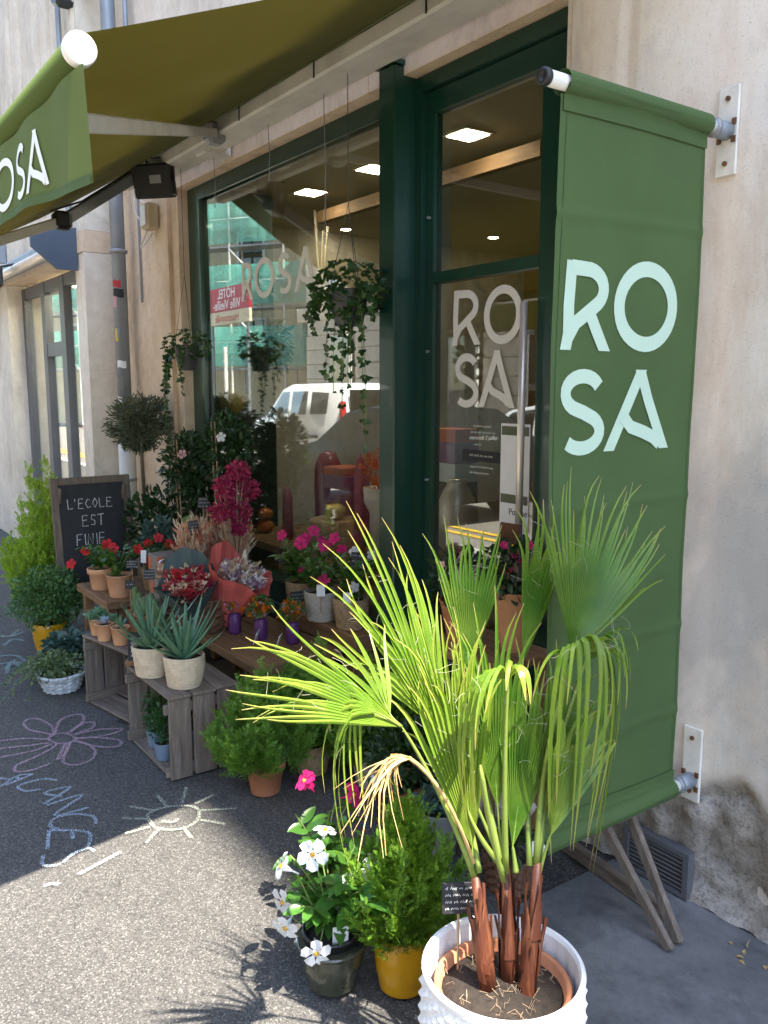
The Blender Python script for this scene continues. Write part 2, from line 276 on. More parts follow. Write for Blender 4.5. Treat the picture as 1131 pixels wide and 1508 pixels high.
# ------------------------------------------------------------------ mesh helpers
class MB:
    def __init__(s): s.v = []; s.f = []; s.t = []
    def add(s, vs, fs, ts=None):
        n = len(s.v); s.v.extend([(p[0], p[1], p[2]) for p in vs]); s.f.extend([tuple(i + n for i in q) for q in fs])
        if ts is not None: s.t.extend(ts)
        return s
    def box(s, c, d, rot=None):
        x, y, z = d[0] / 2, d[1] / 2, d[2] / 2; c = Vector(c)
        vs = [Vector(p) for p in ((-x, -y, -z), (x, -y, -z), (x, y, -z), (-x, y, -z), (-x, -y, z), (x, -y, z), (x, y, z), (-x, y, z))]
        if rot is not None: vs = [rot @ p for p in vs]
        return s.add([p + c for p in vs], [(0, 3, 2, 1), (4, 5, 6, 7), (0, 1, 5, 4), (1, 2, 6, 5), (2, 3, 7, 6), (3, 0, 4, 7)])
    def span(s, x0, x1, y0, y1, z0, z1):
        return s.box(((x0 + x1) / 2, (y0 + y1) / 2, (z0 + z1) / 2), (x1 - x0, y1 - y0, z1 - z0))
    def bbox(s, c, d, bev=0.004, rot=None):
        """box with chamfered edges, for planks"""
        x, y, z = d[0] / 2, d[1] / 2, d[2] / 2; c = Vector(c); vs = []
        b = min(bev, x * 0.8, y * 0.8, z * 0.8)
        for zz, e in ((-z, b), (-z + b, 0), (z - b, 0), (z, b)):
            xx, yy = x - e, y - e; q = b if e == 0 else b * 0.6
            vs += [Vector(p) for p in ((-xx + q, -yy, zz), (xx - q, -yy, zz), (xx, -yy + q, zz), (xx, yy - q, zz), (xx - q, yy, zz), (-xx + q, yy, zz), (-xx, yy - q, zz), (-xx, -yy + q, zz))]
        if rot is not None: vs = [rot @ p for p in vs]
        fs = [tuple(range(7, -1, -1)), tuple(range(24, 32))]
        for k in range(3):
            for i in range(8): j = (i + 1) % 8; fs.append((k * 8 + i, k * 8 + j, k * 8 + 8 + j, k * 8 + 8 + i))
        return s.add([p + c for p in vs], fs)
    def bar(s, a, b, w, h, up=(0, 0, 1)):
        a, b = Vector(a), Vector(b); d = b - a; u = d.normalized(); r = u.cross(Vector(up))
        if r.length < 1e-4: r = u.cross(Vector((0, 1, 0)))
        r.normalize(); q = r.cross(u); rot = Matrix((u, r, q)).transposed()
        return s.bbox((a + b) / 2, (d.length, w, h), 0.004, rot)
    def tube(s, pts, rad, n=8, cap=True):
        pts = [Vector(p) for p in pts]; m = len(pts)
        if not hasattr(rad, '__len__'): rad = [rad] * m
        vs = []; fs = []; prev = None
        for i, p in enumerate(pts):
            d = (pts[min(i + 1, m - 1)] - pts[max(i - 1, 0)])
            d = d.normalized() if d.length > 1e-9 else Vector((0, 0, 1))
            if prev is None:
                prev = d.cross(Vector((0, 0, 1)) if abs(d.z) < 0.9 else Vector((1, 0, 0))).normalized()
            e = (prev - d * prev.dot(d)).normalized(); prev = e; g = d.cross(e)
            for k in range(n):
                a = 2 * math.pi * k / n; vs.append(p + (e * math.cos(a) + g * math.sin(a)) * rad[i])
        for i in range(m - 1):
            for k in range(n): j = (k + 1) % n; fs.append((i * n + k, i * n + j, (i + 1) * n + j, (i + 1) * n + k))
        if cap: fs.append(tuple(range(n - 1, -1, -1))); fs.append(tuple((m - 1) * n + k for k in range(n)))
        return s.add(vs, fs)
    def lathe(s, prof, n=28, c=(0, 0, 0), fn=None):
        vs = []; fs = []; m = len(prof)
        for i, (r, z) in enumerate(prof):
            for k in range(n):
                a = 2 * math.pi * k / n; rr = r if fn is None else fn(r, z, a)
                vs.append((c[0] + rr * math.cos(a), c[1] + rr * math.sin(a), c[2] + z))
        for i in range(m - 1):
            for k in range(n): j = (k + 1) % n; fs.append((i * n + k, i * n + j, (i + 1) * n + j, (i + 1) * n + k))
        fs.append(tuple(range(n - 1, -1, -1))); fs.append(tuple((m - 1) * n + k for k in range(n)))
        return s.add(vs, fs)
    def grid(s, P, closed=False):
        """rows of points -> quads"""
        vs = [p for row in P for p in row]; w = len(P[0]); fs = []
        for i in range(len(P) - 1):
            for k in range(w - 1): fs.append((i * w + k, i * w + k + 1, (i + 1) * w + k + 1, (i + 1) * w + k))
        return s.add(vs, fs)
    def leaf(s, p, d, n, l, w, fold=0.25, curl=0.15):
        """one leaf: six outline points and a raised or sunk midrib"""
        p = Vector(p); d = Vector(d).normalized(); n = Vector(n); r = d.cross(n)
        if r.length < 1e-4: r = d.cross(Vector((0.3, 0.8, 0.5)))
        r.normalize(); n = r.cross(d); h = w / 2; k = h * fold
        vs = [p, p + d * l * .35 + r * h - n * (-k), p + d * l * .72 + r * h * .75 - n * (curl * l * .45 - k), p + d * l - n * curl * l,
              p + d * l * .72 - r * h * .75 - n * (curl * l * .45 - k), p + d * l * .35 - r * h + n * k, p + d * l * .5 - n * curl * l * .15]
        return s.add(vs, [(0, 1, 6), (1, 2, 6), (2, 3, 6), (3, 4, 6), (4, 5, 6), (5, 0, 6)])
    def blade(s, p, d, n, l, w):
        p = Vector(p); d = Vector(d).normalized(); r = d.cross(Vector(n))
        if r.length < 1e-4: r = d.cross(Vector((0.3, 0.8, 0.5)))
        r.normalize(); m = p + d * l * .45
        return s.add([p, m + r * w / 2, p + d * l, m - r * w / 2], [(0, 1, 2, 3)])
    def mesh(s, name, mat, smooth=False, off=None):
        me = bpy.data.meshes.new(name); vs = s.v
        if off is not None: vs = [(p[0] - off[0], p[1] - off[1], p[2] - off[2]) for p in vs]
        me.from_pydata(vs, [], s.f); me.update()
        if mat: me.materials.append(M[mat] if isinstance(mat, str) else mat)
        if smooth: me.polygons.foreach_set('use_smooth', [True] * len(me.polygons))
        if s.t:
            a = me.attributes.new('along', 'FLOAT', 'POINT'); a.data.foreach_set('value', s.t)
        return me
    def build(s, name, mat, parent=None, smooth=False, local=False, stuff=False):
        """one mesh object; vertices are in metres of the place unless local"""
        off = None if (local or parent is None) else wloc(parent)
        o = bpy.data.objects.new(name, s.mesh(name, mat, smooth, off)); COL.objects.link(o)
        if parent is not None: o.parent = parent
        if stuff: o['kind'] = 'stuff'
        return o
def wloc(o):
    v = Vector((0, 0, 0))
    while o is not None: v += Vector(o.location); o = o.parent
    return v
def tag(o, label, cat, group=None):
    o['label'] = label; o['category'] = cat
    if group: o['group'] = group
    return o
def thing(name, loc, label, cat, group=None, rz=0):
    o = bpy.data.objects.new(name, None); COL.objects.link(o); o.location = loc; o.rotation_euler = (0, 0, rz); o.empty_display_size = 0.1
    return tag(o, label, cat, group)
def struct(o): o['kind'] = 'structure'; return o
def inst(name, me, parent, loc=(0, 0, 0), rot=None, scale=1):
    o = bpy.data.objects.new(name, me); COL.objects.link(o); o.parent = parent; o.location = loc
    if rot is not None: o.rotation_euler = rot if len(rot) == 3 else Quaternion(rot).to_euler()
    o.scale = (scale,) * 3 if not hasattr(scale, '__len__') else scale
    return o
def bez(a, b, c, n=8):
    a, b, c = Vector(a), Vector(b), Vector(c); o = []
    for i in range(n + 1):
        t = i / n; o.append(a * (1 - t) ** 2 + b * 2 * t * (1 - t) + c * t * t)
    return o
def rv(): 
    while True:
        v = Vector((random.uniform(-1, 1), random.uniform(-1, 1), random.uniform(-1, 1)))
        if 0.05 < v.length < 1: return v.normalized()
U = random.uniform
def text_mesh(txt, size, mat, name='lettering', align='LEFT', shear=0.0, ext=0.0008):
    cu = bpy.data.curves.new('t', 'FONT'); cu.body = txt; cu.size = size; cu.align_x = align; cu.shear = shear; cu.extrude = ext
    o = bpy.data.objects.new('t', cu); COL.objects.link(o)
    bpy.context.view_layer.update()
    me = bpy.data.meshes.new_from_object(o.evaluated_get(bpy.context.evaluated_depsgraph_get()))
    bpy.data.objects.remove(o); bpy.data.curves.remove(cu)
    me.materials.clear(); me.materials.append(M[mat]); me.name = name; return me
def put_text(txt, size, mat, parent, origin, xdir, ydir, name='lettering', align='LEFT', shear=0.0):
    """flat print: text laid in the plane of xdir / ydir at origin (world)"""
    me = text_mesh(txt, size, mat, name, align, shear)
    x, y = Vector(xdir).normalized(), Vector(ydir).normalized(); z = x.cross(y)
    me.transform(Matrix((x, y, z)).transposed().to_4x4())
    o = bpy.data.objects.new(name, me); COL.objects.link(o); o.parent = parent
    o.location = Vector(origin) - (wloc(parent) if parent else Vector()); return o
def ribbon(mb, pts, w, fmap, closed=False, level=(False, False)):
    """stroke of even width along a 2-D line, mapped into the place by fmap(u, v); level ends are cut flat"""
    n = len(pts); L = []; Rr = []
    for i, p in enumerate(pts):
        if closed: a, b = pts[(i - 1) % n], pts[(i + 1) % n]
        else: a, b = pts[max(i - 1, 0)], pts[min(i + 1, n - 1)]
        dx, dy = b[0] - a[0], b[1] - a[1]; l = math.hypot(dx, dy) or 1; nx, ny = -dy / l * w / 2, dx / l * w / 2
        if (i == 0 and level[0] or i == n - 1 and level[1]) and abs(dy) > 1e-6: nx, ny = -math.copysign(w / 2 * l / abs(dy), dy), 0
        L.append(fmap(p[0] + nx, p[1] + ny)); Rr.append(fmap(p[0] - nx, p[1] - ny))
    vs = L + Rr; fs = [(i, i + 1, n + i + 1, n + i) for i in range(n - 1)]
    if closed: fs.append((n - 1, 0, n, 2 * n - 1))
    mb.add(vs, fs)
def arc(cx, cy, rx, ry, a0, a1, n=14):
    return [(cx + rx * math.cos(R(a0 + (a1 - a0) * i / n)), cy + ry * math.sin(R(a0 + (a1 - a0) * i / n))) for i in range(n + 1)]
# the shop's lettering as pen strokes in a unit-high box
LET = {
 'R': ([[(0.06, 0), (0.09, 0.18), (0.08, 0.5), (0.10, 1.0)], [(0.10, 0.925), (0.28, 0.92)] + arc(0.32, 0.70, 0.23, 0.22, 80, -55, 10) + [(0.30, 0.40), (0.18, 0.31), (0.09, 0.15)], [(0.36, 0.44), (0.46, 0.25), (0.60, 0.0)]], 0.66),
 'O': ([arc(0.42, 0.5, 0.345, 0.43, 90, 450, 36)], 0.84),
 'S': ([arc(0.34, 0.725, 0.235, 0.20, 25, 250, 14) + [(0.36, 0.50)] + arc(0.34, 0.275, 0.25, 0.20, 65, -140, 14)], 0.66),
 'A': ([[(0.06, 0), (0.40, 1.0)], [(0.38, 1.0), (0.50, 0.62), (0.72, 0.0)], [(0.21, 0.42), (0.30, 0.29), (0.46, 0.22), (0.58, 0.15), (0.66, 0.06)]], 0.78)}
def letter(ch, u0, v0, w, h, fmap, mat, parent, sw=0.155):
    mb = MB(); strokes, bw = LET[ch]
    for i, st in enumerate(strokes):
        off = i * 0.0006
        pts = [(u0 + p[0] / bw * w, v0 + p[1] * h) for p in st]
        if ch == 'O': pts = pts[:-1]
        lv = (ch in 'RA' and (st[0][1] < .02 or st[0][1] > .98), ch in 'RA' and (st[-1][1] < .04 or st[-1][1] > .98))
        ribbon(mb, pts, sw * h * (0.9 if ch != 'O' else 0.95), lambda u, v: fmap(u, v, off), ch == 'O', lv)
    return mb.build('letter', mat, parent)

# ------------------------------------------------------------------ ground, street
g = MB(); P = []
xs = [-60 + i * 2.0 for i in range(28)] + [-5 + i * 0.25 for i in range(33)] + [4 + 2 * i for i in range(10)]
for y in [-3.0 + 0.125 * i for i in range(27)]:
    P.append([(x, y, -0.006 + 0.006 * mnoise.noise((x * 1.3, y * 1.3, 0))) for x in xs])
g.grid(P); struct(g.build('pavement', 'pave', smooth=True))
cp = MB(); cp.grid([[(-1.72 + .04 * mnoise.noise((0, y * 3, 0)) if k == 0 else -1.6 + .4 * k, -.80 + .80 * y / 8 + (.03 * mnoise.noise((k * 1.1, 0, 0)) if y == 0 else 0), .004 + .003 * mnoise.noise((k * .7, y * .4, 2))) for k in range(14)] for y in range(9)]); struct(cp.build('concrete_strip', 'concrete', smooth=True))
struct(MB().span(-400, 400, -400, 400, -0.9, -0.14).build('ground', 'road'))
struct(MB().span(-60, 24, -10.0, -3.14, -0.2, -0.125).build('road', 'road'))
kr = struct(MB().span(-60, 24, -3.138, -3.002, -0.2, -0.02).build('kerb', 'kerb'))
me = MB().bbox((0, 0, 0), (0.985, 0.15, 0.16), 0.012).mesh('kerb_stone', 'kerb')
for i in range(44): inst('kerb_stone', me, kr, (-24 + i * 1.0, -3.07, -0.07))
struct(MB().span(-60, 24, -30, -10.0, -0.2, -0.01).build('far_pavement', 'pave'))
me = MB().span(-30, 12, -0.05, 0.05, -0.002, 0.002).mesh('road_line', 'yline')
for i, y in enumerate((-4.05, -4.3)):
    o = bpy.data.objects.new('road_line', me); COL.objects.link(o); o.location = (0, y, -0.117); struct(o)

# chalk drawings on the pavement
CH = {'pink': [[(-3.882, -1.322), (-3.918, -1.285), (-3.895, -1.234), (-3.823, -1.217), (-3.787, -1.247), (-3.807, -1.303), (-3.882, -1.322)], [(-3.909, -1.288), (-4.022, -1.27), (-4.157, -1.301), (-4.173, -1.349), (-4.115, -1.374), (-4.035, -1.364), (-3.969, -1.323), (-3.916, -1.297)], [(-3.928, -1.279), (-4.077, -1.215), (-4.107, -1.147), (-4.079, -1.109), (-3.997, -1.13), (-3.941, -1.182), (-3.898, -1.228)], [(-3.898, -1.222), (-3.966, -1.139), (-3.953, -1.095), (-3.893, -1.116), (-3.876, -1.177), (-3.863, -1.209)], [(-3.852, -1.209), (-3.855, -1.113), (-3.804, -1.016), (-3.773, -1.033), (-3.77, -1.127), (-3.808, -1.219)], [(-3.813, -1.217), (-3.758, -1.131), (-3.679, -1.063), (-3.626, -1.069), (-3.616, -1.101), (-3.671, -1.169), (-3.797, -1.228)], [(-3.786, -1.236), (-3.716, -1.195), (-3.619, -1.187), (-3.54, -1.23), (-3.528, -1.297), (-3.581, -1.33), (-3.67, -1.303), (-3.778, -1.249)], [(-3.781, -1.258), (-3.692, -1.289), (-3.623, -1.345), (-3.705, -1.308), (-3.782, -1.268)], [(-3.793, -1.303), (-3.727, -1.382), (-3.672, -1.498), (-3.614, -1.519), (-3.583, -1.468), (-3.603, -1.381)], [(-3.809, -1.324), (-3.78, -1.412), (-3.795, -1.544)], [(-3.867, -1.326), (-3.942, -1.407), (-3.98, -1.507)], [(-3.826, -1.331), (-3.855, -1.427), (-3.892, -1.525)]], 'blue': [[(-3.59, -1.585), (-3.554, -1.553), (-3.566, -1.531), (-3.507, -1.601)], [(-3.506, -1.582), (-3.547, -1.466)], [(-3.547, -1.466), (-3.569, -1.516), (-3.536, -1.528)], [(-3.43, -1.4), (-3.475, -1.444), (-3.476, -1.522), (-3.452, -1.544), (-3.401, -1.52), (-3.389, -1.474)], [(-3.251, -1.494), (-3.336, -1.371), (-3.347, -1.47), (-3.274, -1.421)], [(-3.235, -1.488), (-3.242, -1.348), (-3.138, -1.485), (-3.125, -1.358)], [(-2.982, -1.377), (-3.043, -1.368), (-3.101, -1.417), (-3.116, -1.486), (-3.07, -1.516), (-3.026, -1.5)], [(-3.035, -1.529), (-2.94, -1.417), (-2.827, -1.455)], [(-3.035, -1.529), (-2.907, -1.567)], [(-2.975, -1.465), (-2.923, -1.475)], [(-2.872, -1.587), (-2.828, -1.605), (-2.796, -1.593), (-2.783, -1.555)], [(-2.795, -1.438), (-2.828, -1.45), (-2.822, -1.503), (-2.786, -1.546)]], 'white': [[(-2.691, -1.523), (-2.719, -1.44), (-2.745, -1.362)], [(-2.689, -1.635), (-2.687, -1.608), (-2.668, -1.59)]], 'yellow': [[(-2.871, -1.207), (-2.934, -1.199), (-2.961, -1.155), (-2.944, -1.081), (-2.902, -1.032), (-2.847, -1.029), (-2.791, -1.063), (-2.77, -1.112), (-2.785, -1.164), (-2.831, -1.203), (-2.871, -1.207)], [(-3.064, -0.99), (-2.95, -1.056)], [(-3.066, -1.113), (-2.949, -1.111)], [(-2.939, -0.924), (-2.916, -1.015)], [(-2.787, -0.901), (-2.854, -1.021)], [(-2.703, -0.987), (-2.788, -1.05)], [(-2.767, -1.123), (-2.685, -1.128)], [(-2.812, -1.201), (-2.747, -1.272)], [(-2.848, -1.221), (-2.853, -1.313)], [(-2.909, -1.213), (-2.965, -1.284)], [(-2.949, -1.164), (-3.04, -1.233)], [(-2.859, -1.174), (-2.828, -1.137), (-2.841, -1.117)]], 'green': [[(-5.76, -1.153), (-5.698, -1.1), (-5.758, -1.01)], [(-5.499, -1.184), (-5.628, -1.104), (-5.547, -1.057)], [(-5.698, -1.1), (-5.822, -1.029)], [(-5.302, -1.244), (-5.283, -1.187), (-5.215, -1.151), (-5.111, -1.149)], [(-4.951, -1.276), (-5.112, -1.233), (-5.174, -1.18)], [(-5.142, -1.276), (-5.14, -1.217), (-5.08, -1.161)], [(-5.028, -1.279), (-5.11, -1.204), (-5.007, -1.197)]]}
def smooth2(s, n=4):
    o = []
    for i in range(len(s) - 1):
        p0, p1, p2, p3 = s[max(i - 1, 0)], s[i], s[i + 1], s[min(i + 2, len(s) - 1)]
        for k in range(n):
            t = k / n
            o.append(tuple(0.5 * (2 * p1[j] + (p2[j] - p0[j]) * t + (2 * p0[j] - 5 * p1[j] + 4 * p2[j] - p3[j]) * t * t + (3 * p1[j] - p0[j] - 3 * p2[j] + p3[j]) * t ** 3) for j in (0, 1)))
    return o + [s[-1]]
CL = dict(pink=('pink chalk flower with looping petals drawn on the pavement', 0.015), blue=('pale blue chalk letters of the word VACANCES on the pavement', 0.014),
          white=('white chalk exclamation stroke on the sunlit pavement', 0.017), yellow=('pale yellow chalk sun with rays drawn before the crates', 0.014), green=('turquoise chalk star lines on the pavement beside the yellow pot', 0.022))
CH['green2'] = [s for s in CH['green'] if s[0][0] > -5.0]; CH['green'] = [s for s in CH['green'] if s[0][0] <= -5.0]
CL['green2'] = ('turquoise chalk scrawl on the pavement beside the white wicker basket', 0.022); M['ck_green2'] = M['ck_green']
for k, L in CH.items():
    mb = MB()
    for j, s in enumerate(L):
        s = smooth2(s, 4)
        ribbon(mb, s, CL[k][1], lambda u, v, j=j: (u, v, 0.0035 + 0.0003 * j))
    tag(mb.build('chalk_drawing', 'ck_' + k), CL[k][0], 'chalk drawing')
bx = MB()
for i in range(60):
    a = U(0, 6.28); d = abs(random.gauss(0, .07)); bx.leaf((-1.05 + d * 2 * math.cos(a), -0.10 + d * .6 * math.sin(a), 0.004), rv() + Vector((0, 0, .05)), (0, 0, 1), U(.012, .035), U(.006, .016))
o = bx.build('fallen_leaves', 'dry', stuff=True); tag(o, 'small dry fallen leaves along the foot of the wall', 'leaves')

# ------------------------------------------------------------------ the shop building
B = thing('shop_building', (-3.7, 0.4, 0), 'pale stone building with a dark green framed flower shop front', 'building')
def attr_wall():
    """right-hand wall: smooth render above, worn rough stone below, one upright joint"""
    mb = MB(); xs = [-2.03 + 0.02 * i for i in range(112)] + [0.25 + 0.25 * i for i in range(20)]; P = []; T = []
    zs = [0.018 * i for i in range(46)] + [0.83 + 0.05 * i for i in range(47)]
    for z in zs:
        row = []
        for x in xs:
            b = 0.46 + 0.22 * mnoise.noise((x * 2.3, 5.1, 0)) + 0.07 * mnoise.noise((x * 9, 1.7, 0)); k = max(0, min(1, (b - z) / 0.05))
            y = 0.004 * mnoise.noise((x * 2, z * 2, 3)) + k * (0.022 + 0.040 * mnoise.noise((x * 5, z * 5, 0)) + 0.024 * mnoise.noise((x * 15, z * 15, 4)))
            if abs(x + 1.80) < 0.012 and z > b: y += 0.007
            d = math.hypot((x + 1.02) / 0.16, (z - 0.18) / 0.24)               # one big boulder of the footing
            if d < 1: y -= 0.03 * (1 - d * d)
            y += max(0, 0.03 - z) * -0.6
            row.append((x, y, z)); T.append(k)
        P.append(row)
    mb.grid(P); mb.t = T
    m, nt, b = new_mat('worn_wall_stone'); co = coords(nt)
    a = nd(nt, 'ShaderNodeAttribute', attribute_name='along')
    n1 = noise(nt, co, 2.2, 7, 0.7); n2 = noise(nt, co, 20, 6, 0.7); st = noise(nt, co, 1.5, 6, 0.7, (1.8, 1.8, 0.45), 0.2); fine = noise(nt, co, 150, 3)
    up = ramp(nt, n1, [(0.25, (0.64, 0.52, 0.42)), (0.5, (0.78, 0.70, 0.61)), (0.75, (0.83, 0.78, 0.71))])
    up = mixc(nt, ramp(nt, st, [(0.46, (0, 0, 0)), (0.68, (0.7,) * 3)]), up, (0.56, 0.42, 0.305))
    up = mixc(nt, ramp(nt, noise(nt, co, 1.3, 5, 0.7, (1, 1, 0.5), 0.4), [(0.50, (0, 0, 0)), (0.62, (0.75,) * 3)]), up, (0.44, 0.41, 0.385))
    vor = nd(nt, 'ShaderNodeTexVoronoi', feature='DISTANCE_TO_EDGE'); vor.inputs['Scale'].default_value = 1.25
    wv = nd(nt, 'ShaderNodeVectorMath', operation='ADD'); nn = nd(nt, 'ShaderNodeTexNoise'); nn.inputs['Scale'].default_value = 4; nn.inputs['Detail'].default_value = 5
    nt.links.new(co, nn.inputs['Vector']); nt.links.new(co, wv.inputs[0]); nt.links.new(nn.outputs['Color'], wv.inputs[1]); nt.links.new(wv.outputs[0], vor.inputs['Vector'])
    up = mixc(nt, ramp(nt, vor.outputs['Distance'], [(0.0, (0.16,) * 3), (0.004, (0, 0, 0))]), up, (0.28, 0.22, 0.17))
    lo = ramp(nt, n2, [(0.30, (0.15, 0.125, 0.10)), (0.48, (0.40, 0.345, 0.285)), (0.70, (0.62, 0.56, 0.49))])
    lo = mixc(nt, 0.6, lo, ramp(nt, n1, [(0.3, (0.25, 0.19, 0.13)), (0.6, (0.46, 0.43, 0.40))]))
    col = mixc(nt, a.outputs['Fac'], up, lo)
    grit = noise(nt, co, 65, 6, 0.75); col = mixc(nt, a.outputs['Fac'], col, mixc(nt, .7, col, ramp(nt, grit, [(.35, (.32,) * 3), (.5, (.95,) * 3), (.65, (1.0,) * 3)]), 'MULTIPLY'))
    col = mixc(nt, 0.5, col, ramp(nt, fine, [(0.28, (0.5,) * 3), (0.42, (1,) * 3)]), 'MULTIPLY')
    nt.links.new(col, b.inputs['Base Color']); b.inputs['Roughness'].default_value = 0.92; b.inputs['Specular IOR Level'].default_value = 0.2
    bump(nt, b, mixc(nt, 0.35, n2, fine), 0.3, 0.012)
    bn = [n for n in nt.nodes if n.type == 'BUMP'][0]; mm = nd(nt, 'ShaderNodeMath', operation='MULTIPLY_ADD'); mm.inputs[1].default_value = .75; mm.inputs[2].default_value = .2; nt.links.new(a.outputs['Fac'], mm.inputs[0]); nt.links.new(mm.outputs[0], bn.inputs['Strength'])
    return mb.build('wall', m, B, smooth=True)
attr_wall()
MB().span(-2.03, 5.0, 0.05, 0.45, 0, 3.15).build('wall_core', 'stone', B)
for z0 in [0.0 + 0.52 * i for i in range(6)]:                 # jamb stones at the right of the opening
    MB().bbox((-2.045, 0.10, z0 + 0.26), (0.026, 0.19, 0.512), 0.004).build('jamb_stone', 'stone', B)
MB().span(5.0, 16.0, 0.0, 0.45, 0, 3.15).build('wall', 'stone', B)
MB().span(-6.55, 16.0, 0.03, 0.5, 3.42, 21.25).build('upper_wall', 'stone', B)
MB().span(-6.55, 16.0, 0.55, 9, 3.42, 21.2).build('building_core', 'stone', B)
for i in range(9):                                            # pier left of the window, laid in courses
    z0 = 0.345 * i; h = 0.3446
    MB().bbox((-5.99, 0.11, z0 + h / 2), (0.88, 0.22, h), 0.0008).build('pier_stone', 'stone_warm', B)
MB().span(-5.55, -5.47, 0.028, 0.24, 0, 3.1).build('moulding', 'stone_warm', B)
MB().span(-5.47, -5.392, 0.012, 0.24, 0, 2.98).build('moulding', 'stone_warm', B)
for i, (x0, x1) in enumerate(((-5.392, -4.25), (-4.246, -3.2), (-3.196, -2.034))):   # lintel blocks and the mouldings over them
    MB().span(x0, x1, 0.0, 0.3, 2.862, 2.955).build('lintel_stone', 'stone_warm', B)
    MB().span(x0, x1, -0.022, 0.3, 2.957, 3.06).build('lintel_stone', 'stone_warm', B)
    MB().span(x0, x1, -0.05, 0.3, 3.062, 3.16).build('lintel_stone', 'stone_warm', B)
MB().span(-5.55, 16, 0.0, 0.4, 3.162, 3.42).build('string_course', 'stone_warm', B)
MB().span(-6.55, -5.552, 0.0, 0.4, 3.12, 3.42).build('string_course', 'stone_grey', B)
MB().bbox((-2.48, -0.02, 0.045), (0.93, 0.34, 0.11), 0.012).build('door_step', 'stone_grey', B)
# room behind the glass
MB().span(-7.3, -0.9, 0.26, 4.4, 0.0, 0.06).build('room_floor', 'floor_in', B)
MB().span(-7.3, -0.9, 0.24, 4.4, 2.95, 3.1).build('room_ceiling', 'ceil', B)
MB().span(-7.3, -0.9, 4.3, 4.4, 0.06, 2.95).build('room_wall', 'ochre', B)
MB().span(-7.3, -7.2, 0.46, 4.3, 0.06, 2.95).build('room_wall', 'ochre', B)
MB().span(-1.0, -0.9, 0.46, 4.3, 0.06, 2.95).build('room_wall', 'ochre', B)
MB().span(-5.68, -5.58, 0.24, 0.80, 0.06, 2.95).build('partition', 'deepgreen', B)
MB().span(-5.56, -3.3, 1.16, 1.22, 2.80, 2.88).build('ceiling_beam', 'bench', B)
# green shop front: window, post, door
FY = 0.08
w = MB().span(-5.390, -5.21, FY, FY + 0.09, 0, 2.86).build('window_jamb', 'green', B)
MB().span(-5.21, -3.05, FY, FY + 0.09, 2.79, 2.86).build('window_head', 'green', B)
MB().span(-5.21, -5.19, FY - 0.012, FY, 0.5, 2.79).build('window_bead', 'green', B)
MB().span(-5.19, -3.05, FY - 0.012, FY, 2.77, 2.79).build('window_bead', 'green', B)
MB().span(-5.21, -3.05, FY - 0.02, FY + 0.10, 0.0, 0.46).build('stall_riser', 'green', B)
for i in range(3): MB().bbox((-4.85 + i * 0.72, FY - 0.026, 0.22), (0.6, 0.012, 0.3), 0.008).build('riser_panel', 'green', B)
MB().span(-5.21, -3.05, FY - 0.04, FY + 0.12, 0.462, 0.50).build('window_sill', 'green', B)
MB().span(-5.21, -3.05, 0.098, 0.104, 0.50, 2.79).build('window_pane', 'glass', B)
MB().bbox((-2.995, 0.03, 1.45), (0.11, 0.16, 2.90), 0.006).build('post', 'green', B)
MB().span(-3.06, -2.93, -0.062, 0.10, 2.90, 2.918).build('post_cap', 'green', B)
MB().span(-2.94, -2.06, 0.06, 0.17, 2.80, 2.858).build('door_frame_head', 'green', B)
MB().span(-2.94, -2.895, 0.06, 0.17, 0.1, 2.80).build('door_frame_jamb', 'green', B)
MB().span(-2.10, -2.06, 0.06, 0.17, 0.1, 2.80).build('door_frame_jamb', 'green', B)
dr = MB().span(-2.893, -2.845, 0.085, 0.13, 0.11, 2.795).build('door', 'green', B)
MB().span(-2.235, -2.102, 0.085, 0.13, 0.11, 2.795).build('door_stile', 'green', dr)
MB().span(-2.845, -2.235, 0.085, 0.13, 2.71, 2.795).build('door_rail', 'green', dr)
MB().span(-2.845, -2.235, 0.083, 0.13, 2.03, 2.075).build('door_rail', 'green', dr)
MB().span(-2.845, -2.235, 0.085, 0.13, 0.11, 0.40).build('door_rail', 'green', dr)
MB().span(-2.845, -2.235, 0.103, 0.109, 2.075, 2.71).build('door_pane', 'glass', dr)
MB().span(-2.845, -2.235, 0.103, 0.109, 0.40, 2.03).build('door_pane', 'glass', dr)
MB().tube([(-2.255, 0.035, 0.85), (-2.255, 0.035, 1.905)], 0.014, 14).build('door_handle', 'steel', dr, True)
for z in (1.0, 1.8): MB().tube([(-2.255, 0.03, z), (-2.255, 0.09, z)], 0.008, 10).build('handle_stay', 'steel', dr, True)
for z in (0.6, 1.2, 1.75, 2.3): MB().tube([(-2.868, 0.07, z), (-2.868, 0.087, z)], 0.006, 8).build('screw', 'grey_metal', dr)
# lettering on the glass
WF = lambda Y: (lambda u, v, o=0: (u, Y - o, v))
for ch, x0, x1 in (('R', -4.665, -4.525), ('O', -4.50, -4.26), ('S', -4.225, -4.07), ('A', -4.04, -3.80)): letter(ch, x0, 2.10, x1 - x0, 0.222, WF(0.0955), 'vinyl', B)
for ch, x0, x1, z in (('R', -2.735, -2.56, 1.768), ('O', -2.545, -2.325, 1.765), ('S', -2.722, -2.565, 1.515), ('A', -2.565, -2.358, 1.52)): letter(ch, x0, z, x1 - x0, 0.222, WF(0.1005), 'vinyl', dr)
put_text('mercredi 3 juillet', 0.024, 'ink', dr, (-2.615, 0.0985, 1.388), (1, 0, 0.03), (0, 0, 1), 'lettering', 'LEFT', 0.25)
MB().span(-2.66, -2.43, 0.1012, 0.1022, 1.30, 1.345).build('sticker', 'slate', dr)
ps = MB().span(-2.43, -2.272, 0.1008, 0.1022, 1.04, 1.46).build('poster', 'card', dr)
